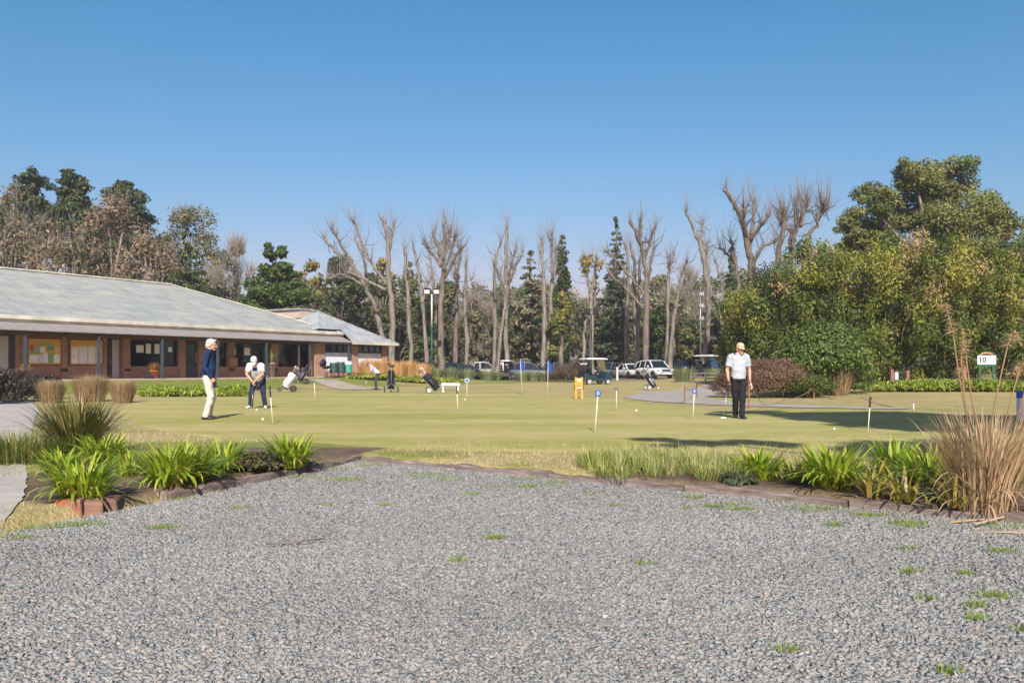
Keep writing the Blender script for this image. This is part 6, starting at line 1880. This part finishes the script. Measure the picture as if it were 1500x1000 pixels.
def car(label, x, y, rz, col, style='suv', group='cars parked under the bare trees', plate=True):
    """car, front towards local -y"""
    t_ = thing('parked_car', label, 'car', on(x, y, .01), rz, group)
    L, Wd, H, hood = {'suv': (4.5, 1.84, 1.70, 1.06), 'saloon': (4.4, 1.76, 1.46, .92), 'pickup': (5.1, 1.84, 1.78, 1.10)}[style]
    pm = carpaint('car_paint', col)
    h = L / 2
    # lower hull: cross-sections along y
    st = [(-h, .42, .62, .70), (-h + .12, .30, .78, .86), (-h + .5, .26, hood - .10, .94), (-h + 1.15, .25, hood, .985), (-.1 * L, .25, hood + .02, 1.0), (.22 * L, .25, hood + .03, 1.0), (h - .4, .28, hood + .01, .97), (h - .08, .34, hood - .10, .90), (h, .45, hood - .25, .82)]
    V = []; F = []
    for (yy, zb, zt, k) in st:
        w = Wd / 2 * k
        V += [(-w * .9, yy, zb), (-w, yy, zb + .12), (-w, yy, zt - .16), (-w * .90, yy, zt), (w * .90, yy, zt), (w, yy, zt - .16), (w, yy, zb + .12), (w * .9, yy, zb)]
    for i in range(len(st) - 1):
        for k in range(8): F.append((i * 8 + k, i * 8 + (k + 1) % 8, (i + 1) * 8 + (k + 1) % 8, (i + 1) * 8 + k))
    F += [tuple(range(8)), tuple(reversed(range((len(st) - 1) * 8, len(st) * 8)))]
    g = MB(); g.add(V, F)
    body = g.build('body', pm, t_, True, sub=1)
    # glasshouse and roof
    if style == 'suv': pr = [(-h + 1.05, hood - .03), (-h + 1.75, H - .10), (-.05 * L, H - .02), (h - 1.0, H - .05), (h - .45, H - .16), (h - .14, hood)]
    elif style == 'pickup': pr = [(-h + 1.35, hood - .03), (-h + 2.0, H - .10), (-.05 * L + .1, H - .02), (.14 * L, H - .05), (.17 * L, H - .15), (.20 * L, hood)]
    else: pr = [(-h + 1.15, hood - .03), (-h + 1.95, H - .10), (-.02 * L, H - .01), (.16 * L, H - .03), (.26 * L, H - .14), (h - .65, hood)]
    g = MB(); V = []; F = []
    for (yy, zt) in pr:
        k = (zt - hood) / (H - hood)
        w = Wd / 2 * (.90 - .17 * max(0, k))
        V += [(-w, yy, zt), (w, yy, zt)]
    n = len(pr)
    base = [(-Wd / 2 * .9, pr[0][0], hood - .04), (Wd / 2 * .9, pr[0][0], hood - .04), (-Wd / 2 * .9, pr[-1][0], hood - .04), (Wd / 2 * .9, pr[-1][0], hood - .04)]
    V += base
    for i in range(n - 1): F.append((2 * i, 2 * i + 1, 2 * i + 3, 2 * i + 2))
    F.append(tuple([2 * n] + [2 * i for i in range(n)] + [2 * n + 2])); F.append(tuple([2 * n + 3] + [2 * i + 1 for i in reversed(range(n))] + [2 * n + 1]))
    F += [(2 * n, 2 * n + 1, 1, 0), (2 * n - 2, 2 * n - 1, 2 * n + 3, 2 * n + 2)]
    g.add(V, F); g.build('windows', M['car_glass'], t_)
    g = MB(); V = []; F = []
    for (yy, zt) in pr[1:-1]:
        k = (zt - hood) / (H - hood); w = Wd / 2 * (.90 - .17 * k) + .012
        V += [(-w, yy, zt - .05), (-w, yy, zt + .012), (-w * .8, yy, zt + .035), (w * .8, yy, zt + .035), (w, yy, zt + .012), (w, yy, zt - .05)]
    for i in range(n - 3):
        for k in range(5): F.append((i * 6 + k, i * 6 + k + 1, (i + 1) * 6 + k + 1, (i + 1) * 6 + k))
    g.add(V, F)
    g.build('roof', pm, t_, True)
    pl = MB()
    for s in (-1, 1):
        for i, j in ((0, 1), (n - 2, n - 1)):
            k0 = (pr[i][1] - hood) / (H - hood); k1 = (pr[j][1] - hood) / (H - hood)
            pl.bar((s * Wd / 2 * (.905 - .17 * max(0, k0)), pr[i][0], pr[i][1]), (s * Wd / 2 * (.905 - .17 * max(0, k1)), pr[j][0], pr[j][1]), .09, .06)
        ym = .06 * L if style != 'saloon' else .05 * L
        pl.bar((s * Wd / 2 * .905, ym, hood), (s * Wd / 2 * .745, ym, H - .06), .09, .03)
        if style == 'suv': pl.bar((s * Wd / 2 * .905, h - 1.0, hood), (s * Wd / 2 * .745, h - 1.05, H - .08), .10, .03)
    pl.build('pillars', pm, t_)
    for s in (-1, 1):
        for yy in (-h + .88, h - .88):
            wheel(t_, 'wheel', (s * (Wd / 2 - .09), yy, .34), .34, .22, M['chrome_dull'], spokes=5)
            g = MB(); g.lathe([(.40, -.01), (.40, .01)], 20, (s * (Wd / 2 - .005), yy, .36), 'X'); g.build('wheel_arch', M['black'], t_)
        g = MB(); g.ball((s * Wd * .36, -h + .12, hood - .25), (.20, .12, .085), 12, 8); g.build('headlight', mat('lamp_glass', (.62, .64, .66), .15, .05), t_, True)
        g = MB(); g.ball((s * Wd * .41, h - .10, hood - .2), (.12, .08, .14), 12, 8); g.build('tail_light', mat('tail_lamp', (.35, .02, .02), .2, .1), t_, True)
        g = MB(); g.ball((s * (Wd / 2 + .09), -h + 1.55, hood + .08), (.11, .06, .08), 10, 8); g.build('mirror', pm, t_, True)
    g = MB(); g.box((0, -h + .055, hood - .28), (.85, .10, .16)); g.build('grille', M['black'], t_, bevel=.02)
    g = MB(); g.box((0, -h + .06, .38), (1.3, .14, .12)); g.build('bumper_intake', M['black'], t_, bevel=.02)
    if plate:
        g = MB(); g.box((0, -h - .02, .50), (.40, .03, .13)); g.build('number_plate', M['dirty_white'], t_)
    return t_


def cpx(px, Y): return (px - 750) / FX * Y, Y
WH = (.70, .71, .72)
car('white off road car facing us between bare trees', *cpx(958, 78), R(20), WH, 'suv')
car('white saloon car behind the white off road car', *cpx(924, 86), R(16), WH, 'saloon')
car('dark grey car behind the dark teal golf cart', *cpx(891, 91), R(-30), (.10, .11, .12), 'suv')
car('dark blue car behind the right end of the white off road car', *cpx(983, 92), R(50), (.012, .02, .045), 'suv')
car('dark navy car left of the big bare trunk', *cpx(628, 84), R(70), (.010, .018, .035), 'suv')
car('black saloon car just right of the big bare trunk', *cpx(664, 85), R(65), (.012, .014, .018), 'suv')
car('black saloon car with its boot behind blue green clumps', *cpx(685, 83), R(110), (.015, .016, .02), 'saloon')
car('dark pick up with white cab left of the left golf cart', *cpx(706, 87), R(100), (.40, .41, .42), 'pickup')
car('slate blue off road car behind the blue flag', *cpx(774, 84), R(80), (.07, .10, .14), 'suv')
car('grey car partly hidden by the brown hedge', *cpx(818, 84), R(70), (.13, .13, .135), 'suv')
car('dark car by the third cart under the curving bare tree', *cpx(1022, 92), R(60), (.012, .018, .04), 'suv')
car('black car at the far left between clubhouse wing and trunk', *cpx(600, 88), R(90), (.014, .016, .02), 'suv')


# ------------------------------------------------------------------ pins, balls, posts and signs
def pin(label, base, top, kind, disc=None):
    x, y = gp(base[0], base[1], GZ)
    q = at(top[0], top[1], y); b = V3(x, y, GZ)
    t_ = thing('hole_marker', label, 'hole marker', b, 0, 'hole markers on the putting green')
    e = q - b
    g = MB(); g.tube([(0, 0, -.05), e], .0105, 8); g.build('stick', M['pole_white'], t_, True)
    if kind == 'grip':
        g = MB(); g.tube([e * .72, e * 1.0], [.014, .02], 8); g.ball(e, .024); g.build('grip', M['black'], t_, True)
    elif kind == 'disc':
        g = MB(); g.lathe([(.0, -.01), (.048, -.01), (.052, 0), (.048, .01), (.0, .01)], 20, axis='Y', caps=False)
        d = g.build('number_disc', M['blue'], t_, True, loc=e); d.scale = (1, 1, 1.25)
        g = MB(); g.lathe([(.016, -.014), (.023, -.014)], 16, axis='Y', caps=False); g.build('numeral', M['white'], d)
    elif kind == 'square':
        g = MB(); g.box(e, (.17, .02, .13)); g.build('number_plate', mat('pale_plate', (.40, .45, .52), .6, .1), t_, bevel=.005)
        g = MB(); g.box(e + V3(0, -.014, 0), (.10, .01, .08)); g.build('numeral', M['blue'], t_)
    elif kind == 'flag':
        g = MB()
        n = 6; V = []; F = []
        for i in range(n + 1):
            u = i / n
            for zz in (0, -.34): V.append((e.x + .13 * u, e.y + .05 * math.sin(u * 6) - .02, e.z + zz * 1.25 - .16 * u))
        for i in range(n): F.append((2 * i, 2 * i + 2, 2 * i + 3, 2 * i + 1))
        V2 = [(a, b_ + .006, c) for a, b_, c in V]; k = len(V)
        g.add(V + V2, F + [tuple(k + i for i in reversed(f)) for f in F]); g.build('flag', M['blue'], t_, True)
    elif kind == 'knob':
        g = MB(); g.ball(e, (.05, .03, .05)); g.build('knob', mat('slate_knob', (.10, .13, .18), .5, .1), t_, True)
    return t_


pin('leaning marker with dark grip beside the bent golfer in white', (400, 620), (395, 567), 'grip')
pin('marker with dark blue knob on the lawn path before the drums', (462, 586), (460, 558), 'knob')
pin('marker with dark grip in front of the white bench', (671, 602), (669, 567), 'grip')
pin('marker with a square blue numbered plate, right of the bench', (684, 584), (684, 557), 'square')
pin('pole with blue flag beside the left golf cart', (765, 577), (762, 525), 'flag')
pin('pole with blue flag in front of the brown hedge', (802, 580), (803, 528), 'flag')
pin('nearest marker with a big blue numbered disc', (871, 633), (876, 576), 'disc')
pin('marker with small grey knob right of the yellow frame', (903, 600), (903, 569), 'knob')
pin('marker with blue disc left of the walking golfer', (1015, 613), (1017, 573), 'disc')
pin('slightly leaning dark topped marker in the shade on the right', (1271, 633), (1275, 583), 'grip')
for px, py, l in ((385, 614, 'white golf ball below the leaning marker, before the navy sweater golfer'), (376, 600, 'white golf ball at the feet of the bent golfer'), (681, 585, 'white golf ball by the square numbered marker'), (932, 601, 'white golf ball between the nearest marker and the walking golfer'), (1222, 628, 'white golf ball left of the shaded marker on the right')):
    x, y = gp(px, py, GZ + .02)
    g = MB(); g.ball((0, 0, 0), .0215 if py > 620 else .027, 14, 10)
    o = g.build('golf_ball', M['ball'], None, True, loc=(x, y, GZ + .021)); tag(o, l, 'golf ball', 'golf balls on the green')


def post(name, label, cat, px, py, h, w, m_, cap=None, group=None, rows=None):
    x, y = gpt(px, py)
    t_ = thing(name, label, cat, on(x, y, .0), .2, group)
    g = MB(); g.box((0, 0, h / 2), (w, w, h)); g.build('stake', m_, t_, bevel=.008)
    if cap: g = MB(); g.box((0, 0, h + cap[1] / 2), (w * 1.05, w * 1.05, cap[1])); g.build('cap', cap[0], t_, bevel=.006)
    return t_


post('marker_post', 'short white post with blue top at the right edge', 'post', 1494, 616, .50, .10, M['white'], (M['blue'], .16))
post('marker_post', 'white low peg at the left end of the long green bed', 'post', 1309, 573, .38, .13, M['white'])
post('marker_post', 'pale blue and maroon panel post behind the white peg', 'post', 1312, 562, .62, .20, mat('pale_blue', (.35, .45, .55), .6, .1), (M['dark_red'], .1))
post('wooden_post', 'dark wooden post left of the white peg', 'post', 1306, 571, .90, .13, M['stake'], None, 'dark wooden posts by the long bed')
post('wooden_post', 'dark wooden post just behind the pale blue panel', 'post', 1329, 562, .70, .16, M['stake'], None, 'dark wooden posts by the long bed')
post('wooden_post', 'dark wooden post rising from the long green bed near the sign', 'post', 1412, 566, .95, .16, M['stake'], None, 'dark wooden posts by the long bed')
post('small_peg', 'small white and red peg on the bank above the shaded green', 'peg', 1338, 599, .17, .035, M['white'], (M['red_paint'], .03))
lp = thing('path_light', 'small grey bollard light above the pale blue panel', 'light', on(*gpt(1317, 560)))
g = MB(); g.tube([(0, 0, 0), (0, 0, 1.1)], .035, 8); g.build('pole', M['chrome_dull'], lp, True)
g = MB(); g.box((0, 0, 1.16), (.26, .2, .12)); g.build('lamp_head', M['dirty_white'], lp, bevel=.02)

# tee sign
x, y = gpt(1445, 563)
sg = thing('tee_sign', 'white tee sign reading 10 on two green posts before the bamboo', 'sign', on(x, y), -.12)
zt = CAM + (HZ - 520.5) / FX * y - float(gz(x, y)); zb_ = CAM + (HZ - 533.5) / FX * y - float(gz(x, y)); w_ = 25.5 / FX * y
for s in (-.36, .36):
    g = MB(); g.box((s * w_, .03, zt * .5), (.08, .06, zt)); g.build('post', M['green_paint'], sg)
g = MB(); g.box((0, -.02, (zt + zb_) / 2), (w_, .04, zt - zb_)); pn = g.build('panel', M['white'], sg)
g = MB(); g.box((0, .0, zb_ - .05), (w_ * 1.0, .05, .08)); g.build('rail', M['green_paint'], sg)
for s in (-1, 1):
    g = MB(); g.box((s * (w_ / 2 + .012), -.02, (zt + zb_) / 2), (.02, .05, zt - zb_)); g.build('edge_trim', M['green_paint'], sg)
g = MB(); g.tube([(-.32, -.0, zt), (-.2, 0, zt + .1), (.0, 0, zt + .13), (.2, 0, zt + .1), (.32, 0, zt)], [(.05, .04)] * 5, 8); g.build('crest', mat('tan_wood', (.36, .22, .12), .8, .2), sg, True)
cu = bpy.data.curves.new('number_text', 'FONT'); cu.body = '10'; cu.size = .36; cu.extrude = .004; cu.align_x = 'CENTER'; cu.align_y = 'CENTER'; cu.offset = .012
cu.materials.append(M['black'])
o = bpy.data.objects.new('number_curve', cu); COL.objects.link(o); me = bpy.data.meshes.new_from_object(o.evaluated_get(bpy.context.evaluated_depsgraph_get())); bpy.data.objects.remove(o); o = bpy.data.objects.new('number_text', me); COL.objects.link(o); o.parent = pn; o.location = (-w_ * .24, -.046, (zt + zb_) / 2); o.rotation_euler = (R(90), 0, 0)
g = MB(); g.box((.05, -.043, (zt + zb_) / 2), (.012, .006, .3)); 
for k in range(4): g.box((.16, -.043, (zt + zb_) / 2 + .11 - .07 * k), (.12 if k % 2 else .08, .006, .015))
g.build('small_print', mat('grey_print', (.4, .4, .4), .8, .1), pn)

# yellow frame on the green's far side
x, y = gp(848, 584, .112)
yf = thing('yellow_notice_stand', 'bright yellow two post frame carrying small plates at the back of the green', 'frame', (x, y, .11), .05, None, .9)
for s in (-.125, .125):
    g = MB(); g.box((s, 0, .45), (.10, .07, .92)); g.build('post', M['yellow'], yf, bevel=.01)
g = MB(); g.box((0, -.03, .70), (.15, .05, .24)); g.build('box_plate', M['yellow'], yf)
g = MB(); g.box((0, -.06, .80), (.17, .02, .13)); g.build('notice_plate', M['dirty_white'], yf)
g = MB(); g.box((0, -.04, .46), (.17, .05, .20)); g.build('ball_box', mat('brown_box', (.25, .16, .09), .7, .2), yf)
g = MB(); g.box((0, -.075, .47), (.15, .02, .06)); g.build('label_plate', M['dirty_white'], yf)
for s in (-.185, .185):
    g = MB(); g.tube([(s, -.02, .38), (s, -.02, .62)], .02, 8); g.build('handle', M['black'], yf, True)

# bench
x, y = gpt(660, 572)
bn = thing('bench', 'low white plank bench behind the slanted golf bag', 'bench', on(x, y), R(4))
g = MB()
for k in range(3): g.box((0, .05 + .13 * k, .30 + .035 * k), (1.0, .12, .04), rx=.25)
g.build('seat', M['dirty_white'], bn)
for s in (-.4, .4):
    g = MB(); g.bar((s, .02, 0), (s, .1, .28), .05, .05); g.bar((s, .36, 0), (s, .28, .33), .05, .05); g.build('leg', M['chrome_dull'], bn)

# floodlight poles
def flood(label, px, Y, top, lampm, pale=True, split=None):
    x = (px - 750) / FX * Y; b = on(x, Y)
    t_ = thing('floodlight_pole', label, 'floodlight', b)
    H = CAM + (HZ - top) / FX * Y - b.z
    g = MB(); g.tube([(0, 0, 0), (0, 0, H * .62)], [.085, .07], 10); g.build('pole', M['green_paint'] if pale else M['dark_metal'], t_, True)
    g = MB(); g.tube([(0, 0, H * .62), (0, 0, H)], [.07, .06], 10); g.build('upper_pole', M['dirty_white'] if pale else M['dark_metal'], t_, True)
    g = MB(); g.box((0, 0, H), (1.3, .1, .1)); g.build('crossbar', M['dark_metal'], t_)
    for s in (-.4, .42):
        g = MB(); g.box((s, -.12, H + .28), (.56, .32, .42), rx=.5); l = g.build('lamp', M['black'], t_, bevel=.03)
        g = MB(); g.box((s, -.29, H + .19), (.48, .04, .34), rx=.5); g.build('reflector', lampm, l)
    return t_
flood('green and white floodlight pole with two bright lamps before the big bare tree', 632.5, 74, 431, M['white'])
flood('dark double floodlight on a pole in front of the yellow topped tree', 866, 78, 460, M['dark_metal'], False)
pb = at(1026, 540, 88)
pt = thing('lattice_pole', 'thin grey equipment pole with small boxes beside the curving tree', 'pole', on(pb.x, pb.y))
g = MB(); g.tube([(0, 0, 0), (0, 0, 9.2)], [.09, .05], 8); g.build('pole', M['chrome_dull'], pt, True)
for z_ in (5.9, 7.2, 8.4):
    g = MB(); g.box((.1, -.1, z_), (.5, .2, .35)); g.build('box', M['chrome_dull'], pt, bevel=.02)

# low rope fence along the path
fc = thing('rope_fence', 'low rope fence on thin stakes along the winding path', 'fence', on(*gpt(1055, 585)))
fp = [((985, 560), .55), ((1034, 560), .62), ((1003, 591), .60), ((1021, 583), .62), ((1097, 598), .92), ((1192, 583), .42), ((1118, 594), .05), ((1150, 590), .12), ((1225, 590), .12), ((1262, 588), .15), ((1310, 597), .03)]
tops = []
for k, ((px, py), h) in enumerate(fp):
    x, y = gpt(px, py); q = on(x, y) - fc.location; tops.append(q + V3(0, 0, h * .94))
    if h < .3: continue
    g = MB(); g.box(q + V3(0, 0, h / 2), (.045, .045, h)); g.build('post', M['stake'], fc, bevel=.006)
for a, b_, sag in ((0, 1, .12), (2, 3, .18), (3, 4, .3), (4, 6, .1), (6, 7, .05), (7, 5, .1), (5, 8, .1), (8, 9, .05), (9, 10, .05)):
    p, q = tops[a], tops[b_]; pts = []
    for i in range(9):
        u = i / 8; w = p.lerp(q, u); w.z -= sag * 4 * u * (1 - u); pts.append(w)
    g = MB(); g.tube(pts, .012, 6); g.build('rope', M['rope'], fc, True)
fc2 = thing('rail_fence', 'low wooden rail fence in front of the right blue green grasses', 'fence', on(*gpt(1040, 556)))
x, y = gpt(1012, 559); q0 = on(x, y) - fc2.location
for k in range(4):
    g = MB(); g.box(q0 + V3(k * 1.05, 0, .35), (.07, .07, .7)); g.build('post', M['bark_pale'], fc2)
g = MB(); g.box(q0 + V3(1.6, 0, .62), (3.3, .05, .07)); g.build('rail', M['bark_pale'], fc2)
g = MB(); g.box(q0 + V3(1.6, 0, .36), (3.3, .05, .07)); g.build('rail', M['bark_pale'], fc2)
# white stake near the dark teal cart
post('marker_post', 'slim white post behind the dark teal golf cart', 'post', 904, 557, 1.25, .16, M['dirty_white'])

# ------------------------------------------------------------------ thin winter haze
g = MB(); g.box((0, 62, 14), (330, 220, 32))
hz = g.build('haze', None); m = bpy.data.materials.new('haze_air'); m.use_nodes = True; t = m.node_tree; t.nodes.remove(t.nodes['Principled BSDF'])
v = t.nodes.new('ShaderNodeVolumePrincipled'); v.inputs['Color'].default_value = (.86, .90, .95, 1); v.inputs['Density'].default_value = .0006; v.inputs['Anisotropy'].default_value = .2
t.links.new(v.outputs[0], t.nodes['Material Output'].inputs['Volume']); hz.data.materials.append(m)
tag(hz, 'thin pale winter haze over the whole course', 'haze', kind='stuff')

# ------------------------------------------------------------------ light, sky, camera
EL = R(36); AZ = math.atan2(.056, -1.0)          # where the sun stands: behind the camera, slightly right
sd_ = Vector((.056, -1.0, 0)).normalized() * math.cos(EL) + Vector((0, 0, math.sin(EL)))
L = bpy.data.lights.new('sun', 'SUN'); L.energy = 4.8; L.angle = R(.53); L.color = (1.0, .945, .86)
so = bpy.data.objects.new('sun', L); COL.objects.link(so)
so.rotation_euler = sd_.to_track_quat('Z', 'Y').to_euler()
w = bpy.data.worlds.new('World'); S.world = w; w.use_nodes = True; SKY_R = .62
t = w.node_tree
sky = t.nodes.new('ShaderNodeTexSky'); sky.sky_type = 'NISHITA'; sky.sun_disc = False
sky.sun_elevation = EL; sky.sun_rotation = math.atan2(sd_.x, sd_.y)
sky.altitude = 20; sky.air_density = 1.5; sky.dust_density = 1.1; sky.ozone_density = 10
sp = t.nodes.new('ShaderNodeSeparateColor'); t.links.new(sky.outputs[0], sp.inputs[0])
cb = t.nodes.new('ShaderNodeCombineColor')
t.links.new(math_(t, 'MULTIPLY', math_(t, 'POWER', sp.outputs[0], 1.75), SKY_R), cb.inputs[0]); t.links.new(math_(t, 'MULTIPLY', sp.outputs[1], 1.0), cb.inputs[1]); t.links.new(sp.outputs[2], cb.inputs[2])
t.links.new(cb.outputs[0], t.nodes['Background'].inputs[0])
t.nodes['Background'].inputs[1].default_value = .082

cam = bpy.data.cameras.new('camera'); co_ = bpy.data.objects.new('camera', cam); COL.objects.link(co_)
co_.location = (0, 0, CAM); co_.rotation_euler = (R(90), 0, 0)
cam.sensor_width = 36.0; cam.lens = 36.0 * FX / 1500.0; cam.shift_y = (HZ - 500) / 1500.0
cam.clip_start = .1; cam.clip_end = 6000
S.camera = co_
S.view_settings.view_transform = 'Standard'; S.view_settings.look = 'None'; S.view_settings.gamma = 1; S.view_settings.exposure = .62
S.render.engine = 'CYCLES'
S.cycles.max_bounces = 6; S.cycles.transparent_max_bounces = 12
S.cycles.use_denoising = True
